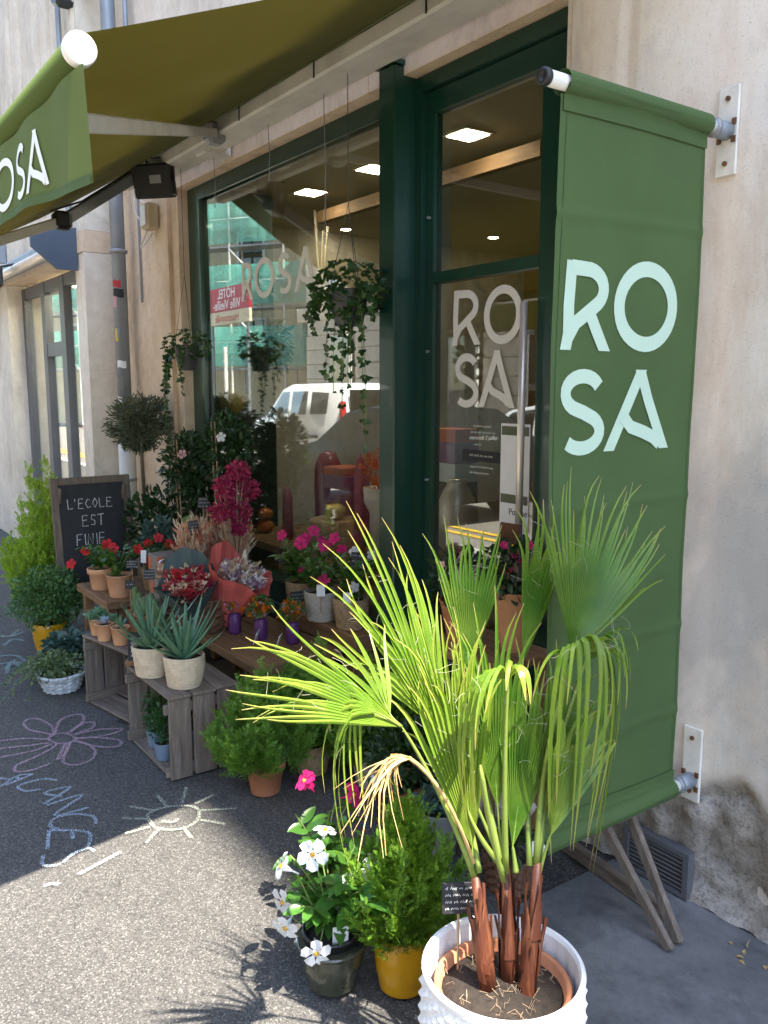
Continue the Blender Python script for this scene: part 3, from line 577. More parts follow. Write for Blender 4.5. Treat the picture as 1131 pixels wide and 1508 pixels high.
MB().span(-2.425, -2.277, 0.0998, 0.1006, 1.15, 1.185).build('poster_band', 'L_olive', ps); MB().span(-2.425, -2.277, 0.0998, 0.1006, 1.415, 1.450).build('poster_band', 'L_olive', ps)
put_text('Pousse', 0.036, 'dink', ps, (-2.378, 0.1000, 1.105), (1, 0, 0), (0, 0, 1))
# wall grille and its slats
gr = thing('wall_grille', (-1.55, 0.0, 0.01), 'grey metal ventilation grille low in the wall under the banner', 'grille')
MB().span(-1.67, -1.43, -0.006, 0.02, 0.012, 0.16).build('backing', 'nframe', gr)
for a in ((-1.675, -1.655, 0.01, 0.162), (-1.445, -1.425, 0.01, 0.162)): MB().span(a[0], a[1], -0.02, 0.01, a[2], a[3]).build('frame', 'nframe', gr)
MB().span(-1.655, -1.445, -0.020, 0.01, 0.145, 0.162).build('frame', 'nframe', gr); MB().span(-1.655, -1.445, -0.020, 0.01, 0.01, 0.024).build('frame', 'nframe', gr)
for i in range(8): MB().box((-1.55, -0.012, 0.033 + i * 0.0145), (0.208, 0.014, 0.003), Matrix.Rotation(R(-35), 3, 'X')).build('slat', 'nframe', gr)

# ceiling lamps in the shop
for i, x in enumerate((-3.62, -4.50, -5.28)):
    lp = thing('ceiling_light', (x, 0.94, 2.95), 'square lit ceiling panel inside the flower shop', 'ceiling light', 'lit panels in the shop ceiling')
    MB().box((0, 0, -0.006), (0.20, 0.20, 0.012)).build('lamp_frame', 'ceil', lp, local=True); MB().box((0, 0, -0.014), (0.16, 0.16, 0.004)).build('lamp_panel', 'lamp', lp, local=True)
for x, y in ((-5.86, 3.2), (-4.3, 2.9), (-6.3, 1.9)):
    lp = thing('ceiling_spot', (x, y, 2.95), 'small round ceiling spot deep inside the shop', 'ceiling light', 'round ceiling spots')
    MB().lathe([(0.06, 0), (0.06, -0.012), (0.045, -0.012)], 16).build('lamp_ring', 'ceil', lp, local=True); MB().lathe([(0.043, -0.004), (0.043, -0.014), (0.0, -0.015)], 16).build('lamp_lens', 'spot', lp, local=True)

# ------------------------------------------------------------------ neighbouring building on the left
NB = thing('neighbour_building', (-9, 0.2, 0), 'weathered pale stone building with a grey framed shop window beyond the drainpipe', 'building')
for i in range(6):
    MB().bbox((-6.66, -0.13, 0.432 * i + 0.215), (0.225, 0.262, 0.4316), 0.0008).build('pilaster_stone', 'stone_grey', NB)
    MB().bbox((-9.4, -0.13, 0.432 * i + 0.215), (0.5, 0.262, 0.4316), 0.0008).build('pilaster_stone', 'stone_grey', NB)
MB().span(-6.785, -6.55, 0.005, 0.5, 0, 2.6).build('wall', 'stone_grey', NB)
MB().span(-30, -6.55, -0.27, 0.5, 2.595, 2.75).build('lintel', 'stone_warm', NB)
MB().span(-30, -6.55, -0.255, 0.5, 2.752, 3.6).build('wall', 'stone_grey', NB)
MB().span(-30, -6.552, -0.235, 0.5, 3.602, 21.2).build('upper_wall', 'stone_grey', NB)
MB().span(-30, -6.56, 0.55, 9, 0, 21.1).build('building_core', 'stone_grey', NB)
for x in (-6.62, -6.95, -7.28, -7.6, -8.2, -8.55): MB().span(x, x + 0.05, -0.262, -0.23, 3.0, 9).build('moulding', 'stone_grey', NB)
MB().span(-30, -9.65, -0.25, 0.5, 0, 2.6).build('wall', 'stone_grey', NB)
for x0, x1, z0, z1 in ((-9.15, -9.05, 0, 2.56), (-8.42, -8.30, 0, 2.56), (-7.80, -7.66, 0, 2.56), (-6.90, -6.786, 0, 2.56)): MB().span(x0, x1, -0.12, -0.04, z0, z1).build('window_frame', 'nframe', NB)
for x0, x1, z0, z1 in ((-9.05, -8.42, 2.46, 2.56), (-8.30, -7.80, 2.46, 2.56), (-7.66, -6.90, 2.46, 2.56), (-8.30, -7.80, 1.88, 2.0), (-9.05, -8.42, 0, 0.1), (-7.66, -6.90, 0, 0.1), (-8.30, -7.80, 0, 0.12)): MB().span(x0, x1, -0.115, -0.045, z0, z1).build('window_frame', 'nframe', NB)
for x0, x1, z0, z1 in ((-9.05, -8.42, 0.1, 2.46), (-8.30, -7.80, 2.0, 2.46), (-8.30, -7.80, 0.12, 1.88), (-7.66, -6.90, 0.1, 2.46)): MB().span(x0, x1, -0.085, -0.079, z0, z1).build('window_pane', 'glass', NB)
MB().span(-9.6, -6.56, 0.44, 0.5, 0, 2.59).build('room_wall', 'roomwhite', NB)
nl = thing('shop_lamp', (-8.2, 0.2, 2.59), 'lit ceiling panel inside the neighbouring shop window', 'ceiling light'); MB().box((0, 0, -.012), (.9, .22, .02)).build('lamp_frame', 'ceil', nl, local=True); MB().box((0, 0, -.026), (.84, .16, .004)).build('lamp_panel', 'lamp', nl, local=True)
aw = thing('folded_awning', (-7.4, -0.35, 2.4), 'retracted awning box with dark blue end board above the neighbouring shop', 'awning')
MB().bbox((-8.3, -0.36, 2.66), (3.2, 0.13, 0.10), 0.02).build('housing', 'zinc', aw); MB().tube([(-9.9, -0.44, 2.60), (-6.72, -0.44, 2.60)], 0.04, 14).build('roller', 'steel', aw, True)
MB().add([(-6.70, -0.27, 2.78), (-6.70, -0.60, 2.74), (-6.70, -0.60, 2.62), (-6.70, -0.42, 2.47), (-6.70, -0.27, 2.47), (-6.67, -0.27, 2.78), (-6.67, -0.60, 2.74), (-6.67, -0.60, 2.62), (-6.67, -0.42, 2.47), (-6.67, -0.27, 2.47)],
         [(0, 1, 2, 3, 4), (9, 8, 7, 6, 5), (0, 5, 6, 1), (1, 6, 7, 2), (2, 7, 8, 3), (3, 8, 9, 4), (4, 9, 5, 0)]).build('end_board', 'blue_board', aw)
fl2 = thing('floodlight', (-7.9, -0.62, 2.5), 'black floodlight with pale lens hanging under the neighbouring awning box', 'floodlight')
MB().bbox((-7.9, -0.60, 2.52), (0.22, 0.07, 0.17), 0.015).build('housing', 'black', fl2); MB().span(-7.99, -7.81, -0.641, -0.636, 2.45, 2.59).build('lens', 'card', fl2); MB().tube([(-7.9, -0.60, 2.60), (-7.9, -0.45, 2.64)], 0.01, 8).build('bracket', 'black', fl2)
es = thing('display_easel', (-7.95, 0.1, 0), 'pale pine display easel with jars behind the neighbouring window', 'easel')
for sx in (-1, 1): MB().bar((-7.95 + sx * 0.22, 0.05, 0), (-7.95 + sx * 0.07, 0.16, 1.45), 0.035, 0.02).build('leg', 'pine', es)
for z in (0.45, 0.80, 1.12): MB().bbox((-7.95, 0.08, z), (0.42, 0.10, 0.025)).build('shelf', 'pine', es)
for z, x, m, lb in ((0.4625, -8.03, 'card', 'pale jar on the lowest shelf of the pine easel next door'), (0.8125, -7.98, 'redp', 'dull red jar on the middle shelf of the pine easel next door'), (0.8125, -7.88, 'card', 'pale jar on the middle shelf of the pine easel next door'), (1.1325, -7.97, 'redglass', 'dark red jar on the top shelf of the pine easel next door')):
    jr = MB().lathe([(0.03, 0), (0.042, 0.02), (0.042, 0.09), (0.028, 0.11)], 16, (x, 0.08, z)).build('jar', m, None, True); tag(jr, lb, 'jar', 'jars on the easel')

# drainpipe with stickers, electrical box, wires
dp = thing('drainpipe', (-6.22, -0.11, 0), 'grey zinc drainpipe covered in stickers beside the green shop front', 'drainpipe')
MB().tube([(-6.22, -0.11, 1.30), (-6.22, -0.11, 4.25), (-6.24, -0.14, 4.36), (-6.36, -0.2, 4.5), (-6.42, -0.16, 4.7), (-6.42, -0.15, 7.0)], 0.05, 18).build('pipe', 'zinc', dp, True)
MB().tube([(-6.22, -0.11, 0), (-6.22, -0.11, 1.34)], 0.062, 18).build('pipe_shoe', 'offwhite', dp, True)
for z in (0.9, 1.34, 2.55, 3.5): MB().lathe([(0.055, 0), (0.066, 0.006), (0.066, 0.026), (0.055, 0.03)], 18, (-6.22, -0.11, z)).build('pipe_clamp', 'grey_metal', dp, True)
def patch(a0, a1, z0, z1, mat, r=0.0512, n=6):
    mb = MB(); mb.grid([[(-6.22 + r * math.cos(R(a0 + (a1 - a0) * i / n)), -0.11 + r * math.sin(R(a0 + (a1 - a0) * i / n)), z + 0.004 * math.sin(i)) for i in range(n + 1)] for z in (z0, z1)]); mb.build('sticker', mat, dp)
for a in ((-85, -10, 2.31, 2.36, 'redp'), (-80, 10, 2.24, 2.30, 'slate'), (-100, -50, 2.17, 2.25, 'palep'), (-80, -50, 1.93, 2.02, 'yfelt'), (-60, -35, 1.95, 2.03, 'bluepot'), (-70, 5, 1.74, 1.79, 'card'), (-85, -15, 1.58, 1.68, 'plast_g'), (-90, -40, 1.45, 1.53, 'card')): patch(*a)
jb = thing('junction_box', (-5.72, -0.04, 2.65), 'cream electrical junction box with looping wires on the stone pier', 'junction box')
MB().bbox((-5.74, -0.045, 2.74), (0.13, 0.085, 0.17), 0.012).build('box', 'ceil', jb); MB().bbox((-5.74, -0.092, 2.74), (0.10, 0.01, 0.13), 0.004).build('cover', 'offwhite', jb)
for k, pts in enumerate((((-5.78, -.05, 2.66), (-5.9, -.12, 2.45), (-5.70, -.05, 2.62)), ((-5.78, -.05, 2.82), (-6.0, -.12, 2.95), (-5.80, -.05, 3.1)), ((-5.80, -.05, 2.70), (-6.05, -.10, 2.8), (-5.85, -.06, 3.0)))):
    MB().tube(bez(*pts, 12), 0.006, 6).build('wire', 'offwhite', jb, True)
cb = thing('wall_cable', (-6.45, -0.03, 2.6), 'thin grey cables running up the weathered wall above the drainpipe', 'cable')
MB().tube([(-6.05, -0.012, 2.2), (-6.06, -0.012, 3.1)], 0.008, 6).build('wire', 'zinc', cb); MB().tube([(-6.8, -0.28, 2.9), (-6.8, -0.29, 6)], 0.02, 8).build('wire', 'zinc', cb); MB().tube([(-9.1, -0.28, 2.8), (-9.1, -0.29, 8)], 0.045, 10).build('wire', 'zinc', cb); MB().tube([(-6.1, -0.02, 3.2), (-6.15, -0.03, 6.5)], 0.018, 8).build('wire', 'zinc', cb)
sp2 = thing('street_lamp', (-6.62, -0.3, 4.4), 'small black wall spotlight above the drainpipe bend', 'lamp')
MB().bbox((-6.62, -0.30, 4.32), (0.16, 0.12, 0.07), 0.02, Matrix.Rotation(R(20), 3, 'Y')).build('housing', 'black', sp2); MB().tube([(-6.56, -0.3, 4.34), (-6.50, -0.24, 4.5)], 0.015, 8).build('bracket', 'black', sp2)

# ------------------------------------------------------------------ awning
AX0, AX1 = -1.65, -5.70
A = thing('awning', (-4.0, -0.2, 2.9), 'olive green canvas awning pulled out above the flower shop', 'awning')
def awz(t): return 2.222 + (2.985 - 2.222) * (0.86 * t + 0.14 * t * t)
mb = MB(); P = []; NU, NV = 24, 60
for i in range(NU + 1):
    t = i / NU; row = []
    for k in range(NV + 1):
        x = AX0 + (AX1 - AX0) * k / NV; wv = 0.006 * math.sin(x * 9) * math.sin(math.pi * t) + 0.008 * mnoise.noise((x * 2, t * 3, 1))
        row.append((x, -1.71 + 1.50 * t, awz(t) + 0.008 * (1 - t) - 0.03 * math.sin(math.pi * t) + wv))
    P.append(row)
mb.grid(P); mb.build('canopy', 'awning', A, True)
MB().tube([(AX0 - 0.012, -1.70, 2.205), (AX1, -1.70, 2.205)], 0.027, 24).build('front_bar', 'valance', A, True)
ec = MB().lathe([(0.026, -0.016), (0.0295, -0.012), (0.030, 0.008), (0.0265, 0.012), (0.023, 0.0085), (0.0, 0.0085)], 26).build('end_cap', 'white', A, True, local=True)
ec.rotation_euler = (0, R(90), 0); ec.location = Vector((AX0, -1.70, 2.205)) - A.location
def valy(x, z): return -1.715 + 0.010 * math.sin(x * 7.0 + 0.8) * (2.17 - z) / 0.2 + 0.004 * math.sin(x * 23)
def valbot(x): return 1.975 + 0.012 * math.sin(x * 5.2)
mb = MB(); P = []
for i in range(9):
    row = []
    for k in range(121):
        x = AX0 + 0.055 + (AX1 - AX0 - 0.055) * k / 120; zb = valbot(x); z = 2.165 + (zb - 2.165) * i / 8; row.append((x, valy(x, z), z))
    P.append(row)
mb.grid(P); va = mb.build('valance', 'valance', A, True)
mb = MB(); mb.grid([[(AX0 + 0.055 + (AX1 - AX0 - 0.055) * k / 120, valy(AX0 + 0.055 + (AX1 - AX0 - 0.055) * k / 120, 1.98) - 0.004, valbot(AX0 + 0.055 + (AX1 - AX0 - 0.055) * k / 120) + d) for k in range(121)] for d in (-0.002, 0.016)])
mb.build('hem', 'banner', va, True)
VF = lambda u, v, o=0: (u, valy(u, v) - 0.003 - o, v)
for ch, x0, x1 in (('R', -2.44, -2.31), ('O', -2.29, -2.115), ('S', -2.105, -1.99), ('A', -1.99, -1.855)): letter(ch, x0, 2.01, x1 - x0, 0.118, VF, 'lwhite', va)
MB().bbox((-3.58, -0.235, 2.905), (4.16, 0.07, 0.075), 0.01).build('torsion_bar', 'offwhite', A)
MB().bbox((-3.58, -0.115, 2.925), (4.16, 0.13, 0.05), 0.008).build('back_plate', 'offwhite', A)
MB().tube([(-1.5, -0.16, 3.01), (AX1, -0.16, 3.01)], 0.045, 16).build('roller', 'awning', A, True)
for x in (-4.6, -2.0): MB().bbox((x, -0.09, 2.97), (0.12, 0.17, 0.19), 0.008).build('wall_bracket', 'offwhite', A)
for x in (-2.45, -3.2, -3.9): MB().box((x, -0.2725, 2.905), (0.006, 0.004, 0.07)).build('joint', 'black', A)
a1 = MB().bar((-4.15, -0.29, 2.87), (-1.95, -1.62, 2.165), 0.036, 0.042).build('arm', 'offwhite', A); MB().bbox((-4.19, -0.27, 2.88), (0.09, 0.10, 0.11), 0.02).build('arm_joint', 'grey_metal', a1)
a2 = MB().bar((-5.22, -0.29, 2.88), (-5.03, -0.80, 2.53), 0.05, 0.06).build('arm', 'grey_metal', A); MB().bbox((-5.03, -0.82, 2.52), (0.09, 0.10, 0.10), 0.02).build('arm_joint', 'black', a2); MB().bar((-5.03, -0.84, 2.51), (-4.62, -1.62, 2.16), 0.04, 0.05).build('forearm', 'offwhite', a2)
MB().tube(bez((-4.9, -0.3, 2.98), (-5.0, -0.5, 3.02), (-4.95, -0.34, 2.88), 10), 0.008, 6).build('cable', 'black', A, True)
MB().tube([(-5.15, -0.33, 2.90), (-5.03, -0.7, 2.64), (-4.95, -0.9, 2.55)], 0.006, 6).build('cable', 'black', A, True)
fl = thing('floodlight', (-4.95, -0.30, 2.7), 'black square floodlight hung from the awning arm beside the window', 'floodlight')
rt = Matrix.Rotation(R(42), 3, 'Z') @ Matrix.Rotation(R(14), 3, 'X')
MB().bbox((-4.97, -0.30, 2.79), (0.24, 0.085, 0.19), 0.012, rt).build('housing', 'black', fl)
MB().box(Vector((-4.97, -0.30, 2.79)) + rt @ Vector((0.03, -0.044, 0.01)), (0.07, 0.003, 0.045), rt).build('rating_plate', 'grey_metal', fl)
for s in (-1, 1): MB().bar(Vector((-4.97, -0.30, 2.79)) + rt @ Vector((s * 0.127, 0, 0)), Vector((-4.97, -0.30, 2.92)) + rt @ Vector((s * 0.125, 0, 0)), 0.02, 0.006).build('bracket', 'black', fl)
MB().bar(Vector((-4.97, -0.30, 2.918)) + rt @ Vector((-0.13, 0, 0)), Vector((-4.97, -0.30, 2.918)) + rt @ Vector((0.13, 0, 0)), 0.02, 0.006).build('bracket', 'black', fl)
for x, z0 in ((-4.6, 2.60), (-3.42, 2.25), (-3.95, 2.62)):
    wr = MB().tube([(x, -0.09, 2.90), (x + 0.01, -0.09, (2.9 + z0) / 2), (x, -0.09, z0)], 0.0022, 5).build('hanging_wire', 'zinc', None); tag(wr, 'thin wire hanging down from the awning bar before the glass', 'wire', 'wires hung from the awning bar')

# ------------------------------------------------------------------ banner
BX = -1.44
def banx(y, z): return BX + sum(.0035 * math.exp(-((z - q - .02 * y) / .012) ** 2) for q in (2.02, 1.30, .92, .66)) + 0.006 * math.sin(y * 6 + z * 1.7) + 0.004 * math.sin(z * 4.1 + y * 3) + 0.0025 * mnoise.noise((y * 9, z * 5, 2))
BN = thing('shop_banner', (BX, -0.1, 0.36), 'tall dark green canvas banner lettered ROSA sticking out from the wall', 'banner')
mb = MB(); P = []
for i in range(181):
    z = 0.43 + (2.27 - 0.43) * i / 180; P.append([(banx(y, z), y, z) for y in [-0.665 + 0.555 * k / 30 + 0.008 * (z - 1.3) * (0 if k else -1) for k in range(31)]])
mb.grid(P); mb.build('cloth', 'banner', BN, True)
for z, s in ((2.295, 1), (0.405, -1)):
    mb = MB(); mb.grid([[(BX + 0.029 * math.cos(a), -0.667 + 0.558 * k / 20, z + 0.029 * math.sin(a)) for k in range(21)] for a in [R(q) for q in range(0, 361, 20)]]); mb.build('sleeve', 'banner', BN, True)
    mb = MB(); mb.grid([[(banx(-0.667 + 0.558 * k / 20, z - s * d) + 0.0045 + 0.02 * max(0, 1 - d / 0.03), -0.667 + 0.558 * k / 20, z - s * d) for k in range(21)] for d in (0.005, 0.012, 0.02, 0.03, 0.045, 0.062)]); mb.build('hem', 'banner', BN, True)
    po = MB().tube([(BX, -0.722, z), (BX, -0.035, z)], 0.018, 18).build('pole', 'white', BN, True)
    c = MB().lathe([(0.0185, 0), (0.0205, 0.003), (0.0205, 0.016), (0.012, 0.019), (0.008, 0.014), (0, 0.014)], 18).build('pole_cap', 'black', po, True, local=True)
    c.rotation_euler = (R(90), 0, 0); c.location = Vector((BX, -0.715, z)) - wloc(BN) 
    MB().tube([(BX, -0.075, z), (BX, -0.012, z)], 0.024, 18).build('socket', 'zinc', BN, True); MB().tube([(BX, -0.082, z), (BX, -0.070, z)], 0.026, 18).build('socket_ring', 'grey_metal', BN, True)
    pl = MB().bbox((BX, -0.008, z + (0.0 if s > 0 else 0.05)), (0.062, 0.010, 0.235), 0.002).build('wall_plate', 'plate', BN)
    for dz in (-0.085, 0.085): MB().tube([(BX, -0.013, z + dz + (0 if s > 0 else 0.05)), (BX, -0.019, z + dz + (0 if s > 0 else 0.05))], 0.007, 8).build('bolt', 'rust', pl)
    for dx, dz in ((0.022, 0.022), (-0.022, -0.022), (0.022, -0.024), (-0.024, 0.02)): MB().box((BX + dx, -0.015, z + dz), (0.012, 0.006, 0.016)).build('weld', 'rust', pl)
BF = lambda u, v, o=0: (banx(u, v) + 0.0025 + o, u, v)
for ch, y0, y1, z, h in (('R', -0.637, -0.472, 1.69, 0.213), ('O', -0.463, -0.207, 1.695, 0.222), ('S', -0.642, -0.472, 1.43, 0.213), ('A', -0.472, -0.213, 1.435, 0.21)): letter(ch, y0, z, y1 - y0, h, BF, 'letter', BN, 0.185)
for y in (-0.652, -0.122):
    mb = MB(); mb.grid([[(banx(y + d, 0.45 + 1.8 * i / 40) + 0.0012, y + d, 0.45 + 1.8 * i / 40) for i in range(41)] for d in (-0.0008, 0.0008)]); mb.build('seam', 'L_dark', BN)

# ------------------------------------------------------------------ plant and pot builders (local to a root at the base)
def pot(root, r1, r0, h, mat, style='plain', soil=True, n=28, name='pot', lip=0.0):
    mb = MB(); th = max(0.006, r1 * 0.07)
    if style == 'rope':
        k = max(8, int(h / 0.010)); pr = []
        for i in range(k * 4 + 1):
            t = i / (k * 4); bulge = 0.05 * math.sin(math.pi * t); pr.append(((r0 + (r1 - r0) * t) * (1 + bulge) + 0.0035 * abs(math.sin(math.pi * k * t)), h * t))
        ph = U(0, 6); mb.lathe(pr + [(r1 - th, h), (r1 - th, h * 0.82)], n * 2, (0, 0, 0), lambda r, z, a: r + 0.0012 * math.sin(a * 45 + z * 900 + ph) + 0.002 * math.sin(a * 3 + z * 40 + ph))
    elif style == 'terra':
        mb.lathe([(r0 * .96, 0), (r0, 0.004), (r0 + (r1 - r0) * .72, h * .76), (r1 * 1.05, h * .765), (r1 * 1.07, h * .99), (r1 * 1.03, h), (r1 - th, h), (r1 - th, h * .8)], n)
    elif style == 'wicker':
        mb.lathe([(r0 + (r1 - r0) * (i / 24) + 0.003 * (i % 2), h * i / 24) for i in range(25)] + [(r1 - th, h), (r1 - th, h * .7)], 64, (0, 0, 0), lambda r, z, a: r + 0.0065 * math.sin(a * 14 + (math.pi if (int(round(z / h * 24)) // 3) % 2 else 0)))
    elif style == 'round':
        mb.lathe([(r0 * .9, 0), (r0 * 1.0, h * .04)] + [(r0 + (r1 - r0) * (i / 8) + r1 * .07 * math.sin(math.pi * i / 8), h * (0.08 + .9 * i / 8)) for i in range(9)] + [(r1 * .98, h), (r1 - th, h), (r1 - th, h * .8)], 40)
    else:
        mb.lathe([(r0 * .97, 0), (r0, 0.004), (r1, h * .97), (r1 + lip, h * .975), (r1 + lip, h), (r1 - th, h), (r1 - th, h * .8)], n)
    o = mb.build(name, mat, root, True, local=True)
    if soil: MB().lathe([(r1 - th * 1.05, h * .80), (r1 - th * 1.05, h * .86), (r1 * .5, h * .88), (0.001, h * .885)], 20).build('soil', 'soil', root, True, local=True)
    return o
def bush(mb, c, rad, n, l, w, up=0.2, inner=0.45, fold=0.2, flat=0.6):
    c = Vector(c)
    for _ in range(n):
        v = rv(); k = 1 - (1 - inner) * random.random() ** 1.6; k *= 1 + 0.18 * mnoise.noise(v * 2.3 + c * 5)
        p = c + Vector((v.x * rad[0], v.y * rad[1], v.z * rad[2])) * k
        d = v + rv() * 0.8 + Vector((0, 0, up)); nn = rv() * (1 - flat) + Vector((v.x * .4, v.y * .4, 1)) * flat
        s = U(.7, 1.2); mb.leaf(p, d, nn, l * s, w * s, fold, U(0, .3))
    return mb
def spray(mb, p, d, l, w, k=5):
    p = Vector(p); d = Vector(d).normalized(); r = d.cross(rv()).normalized(); n = d.cross(r)
    for i in range(k):
        q = p + d * l * i / k; ll = l * .42 * (1 - .55 * i / k)
        for s in (-1, 1): mb.blade(q, d + r * s * U(.5, .9) + rv() * .2, n, ll, w)
    mb.blade(p + d * l * .5, d, n, l * .55, w)
def conifer(mb, h, r, n, z0=0.0, l=0.05, w=0.006, shape=0.8, out=0.7, base=0.15, k=5, lobes=0.25):
    for i in range(n):
        t = random.random() ** 1.35; a = U(0, 6.2832)
        prof = (1 - t) ** shape * (0.55 + 0.45 * min(1, (t + .03) / base))
        lob = 1 + lobes * mnoise.noise((math.cos(a) * 1.6, math.sin(a) * 1.6, t * 5.0 + h * 3)) + lobes * .6 * mnoise.noise((math.cos(a) * 4, math.sin(a) * 4, t * 12))
        rr = r * prof * lob * U(.03, 1.0) ** .38
        d = Vector((math.cos(a) * out, math.sin(a) * out, U(.35, 1.1) + t)) + rv() * .3
        spray(mb, (rr * math.cos(a), rr * math.sin(a), z0 + h * t * .96), d, l * U(.7, 1.25) * (1 - .35 * t), w, k)
    return mb
def plumes(mb, h, r, n, z0, per, l, w, lean=.28, droop=0.0):
    """conifer made of many separate feathery shoots, so the outline is ragged"""
    for i in range(n):
        a = U(0, 6.2832); q = math.sqrt(random.random()); hh = h * (1 - .62 * q ** 1.3) * U(.78, 1.08); b = Vector((math.cos(a) * r * q * .55, math.sin(a) * r * q * .55, z0 + U(0, .12) * h * (1 - q)))
        o = Vector((math.cos(a), math.sin(a), 0)); tip = b + Vector((0, 0, hh)) + o * r * q * (.55 + lean) ; pts = bez(b, b + Vector((0, 0, hh * .55)) + o * r * q * .7, tip - Vector((0, 0, droop * hh * q)), 10)
        for k in range(per):
            t = random.random() ** .8; j = min(9, int(t * 10)); p = pts[j].lerp(pts[j + 1], t * 10 - j); d = (pts[j + 1] - pts[j]).normalized() + rv() * .75
            spray(mb, p + rv() * .012, d, l * U(.6, 1.2) * (1.1 - .5 * t), w, 5)
    return mb
def flower_mesh(name, rad, mat, tube=True):
    mb = MB()
    for i in range(5):
        a = i * 2 * math.pi / 5; d = Vector((math.cos(a), math.sin(a), .10)); s = Vector((-math.sin(a), math.cos(a), 0))
        o = Vector((0, 0, 0)); w = rad * .50
        mb.add([o + d * rad * .16, d * rad * .5 + s * w * .95 + Vector((0, 0, .05 * rad)), d * rad * .86 + s * w * 1.05 + Vector((0, 0, -.02 * rad)), d * rad * 1.0 + s * w * .35 - Vector((0, 0, .12 * rad)), d * rad * .88 - s * w * .45 + Vector((0, 0, -.04 * rad)), d * rad * .5 - s * w * .55 + Vector((0, 0, .12 * rad)), d * rad * .55 + Vector((0, 0, .02 * rad))],
               [(0, 1, 6), (1, 2, 6), (2, 3, 6), (3, 4, 6), (4, 5, 6), (5, 0, 6)])
    if tube: mb.lathe([(rad * .05, -rad * 1.3), (rad * .07, -rad * .8), (rad * .20, -rad * .35), (rad * .30, 0.02 * rad)], 10)
    return mb.mesh(name, mat, True)
TH = MB().lathe([(0.002, -0.004), (0.006, 0.002), (0.003, 0.007)], 8).mesh('throat', 'throat')
FM = {k: flower_mesh('flower', 1.0, m) for k, m in (('red', 'red'), ('pink', 'pink'), ('white', 'whitep'), ('pale', 'palep'))}
def flower(root, kind, p, d, rad, throat=False):
    q = Vector(d).to_track_quat('Z', 'Y') @ Quaternion((0, 0, 1), U(0, 6)); o = inst('flower', FM[kind], root, p, q, rad)
    if throat: inst('throat', TH, o, (0, 0, 0), None, 1.0 / rad * 1.15)
    return o
LEAF = {}
def leaf_obj(root, p, d, n, l, w, mat='L_mandev'):
    if mat not in LEAF:
        mb = MB(); P = []
        for i in range(7):
            t = i / 6; ww = 0.5 * (math.sin(math.pi * min(1, t ** .8 * .97 + .02)) ** .8); z = -0.16 * t * t
            P.append([(t, -ww, z + .10 * ww), (t, -ww * .5, z + .045 * ww), (t, 0, z), (t, ww * .5, z + .045 * ww), (t, ww, z + .10 * ww)])
        LEAF[mat] = mb.grid(P).mesh('leaf', mat, True)
    d = Vector(d).normalized(); n = Vector(n); y = n.cross(d)
    if y.length < 1e-3: y = Vector((1, 0, .3)).cross(d)
    y.normalize(); z = d.cross(y); o = inst('leaf', LEAF[mat], root, p, Matrix((d, y, z)).transposed().to_quaternion(), (l, w, l)); return o
def mandevilla(root, z0, h, spread, nst, leaves, ll, mat='L_mandev', single=False, fl=None, flk='red', fr=0.03, nfl=6, face=None):
    mb = MB(); st = MB(); tips = []
    for i in range(nst):
        a = U(0, 6.28); e = U(.15, 1) ** .5 * spread; hh = h * U(.55, 1); top = Vector((math.cos(a) * e, math.sin(a) * e, z0 + hh))
        pts = bez((U(-.01, .01), U(-.01, .01), z0), (top.x * .35, top.y * .35, z0 + hh * .7), top, 7); st.tube(pts, 0.0022, 5, False); tips.append(top)
        for k in range(leaves // nst):
            t = U(.12, 1.02); j = min(6, int(t * 7)); p = pts[j].lerp(pts[j + 1], min(1, t * 7 - j)); b = U(0, 6.28)
            d = Vector((math.cos(b), math.sin(b), U(-.25, .6))) + Vector((math.cos(a), math.sin(a), 0)) * .45; n = Vector((0, 0, 1)) + rv() * .45; s = U(.6, 1.15)
            if single: leaf_obj(root, p, d, n, ll * s, ll * .50 * s, mat)
            else: mb.leaf(p, d, n, ll * s, ll * .48 * s, .2, U(.05, .3))
    st.build('stems', 'stem', root, local=True)
    if not single: mb.build('foliage', mat, root, True, local=True, stuff=True)
    for i in range(nfl):
        t = fl[i] if fl else tips[i % len(tips)] + rv() * .02
        flower(root, flk, t, (face or Vector((.5, -.5, .5))) + rv() * .5, fr * U(.85, 1.15))
    return tips
def scribble(mb, fmap, w, h, lines=3, lw=0.0016):
    """handwriting too small to read: words of joined up-and-down strokes"""
    for i in range(lines):
        v = h * (.32 - .64 * i / max(1, lines - 1)) if lines > 1 else 0; lh = h * .36 / max(lines, 2); u = -w * .40; end = w * U(.22, .42)
        while u < end:
            n = random.randint(4, 9); pts = []
            for k in range(n): pts.append((u, v + lh * (U(.2, .6) if k % 2 else U(-.55, -.2)))); u += lh * U(.22, .42)
            ribbon(mb, pts, lw * .62, fmap); u += lh * .55
def price_tag(loc, w, h, stick, label, face=(0.8, -0.55, 0.15), mat='slate', lines=3, roll=0.0, group=None, ink='ink'):
    """little board on a stick"""
    r = thing('price_tag', loc, label, 'price tag', group); z = Vector(face).normalized(); x = Vector((0, 0, 1)).cross(z).normalized(); y = z.cross(x); rot = Matrix((x, y, z)).transposed() @ Matrix.Rotation(R(roll), 3, 'Z')
    c = Vector((0, 0, stick + h / 2)); MB().bbox(c, (w, h, 0.004), 0.001, rot).build('board', mat, r, local=True)
    MB().tube([(0, 0, -0.02), c - rot @ Vector((0, 0, .004))], 0.0028, 6).build('stick', 'twig', r, local=True)
    if lines:
        mb = MB(); scribble(mb, lambda u, v: c + rot @ Vector((u, v, 0.0028)), w, h, lines, w * .028); mb.build('lettering', ink, r, local=True)
    return r

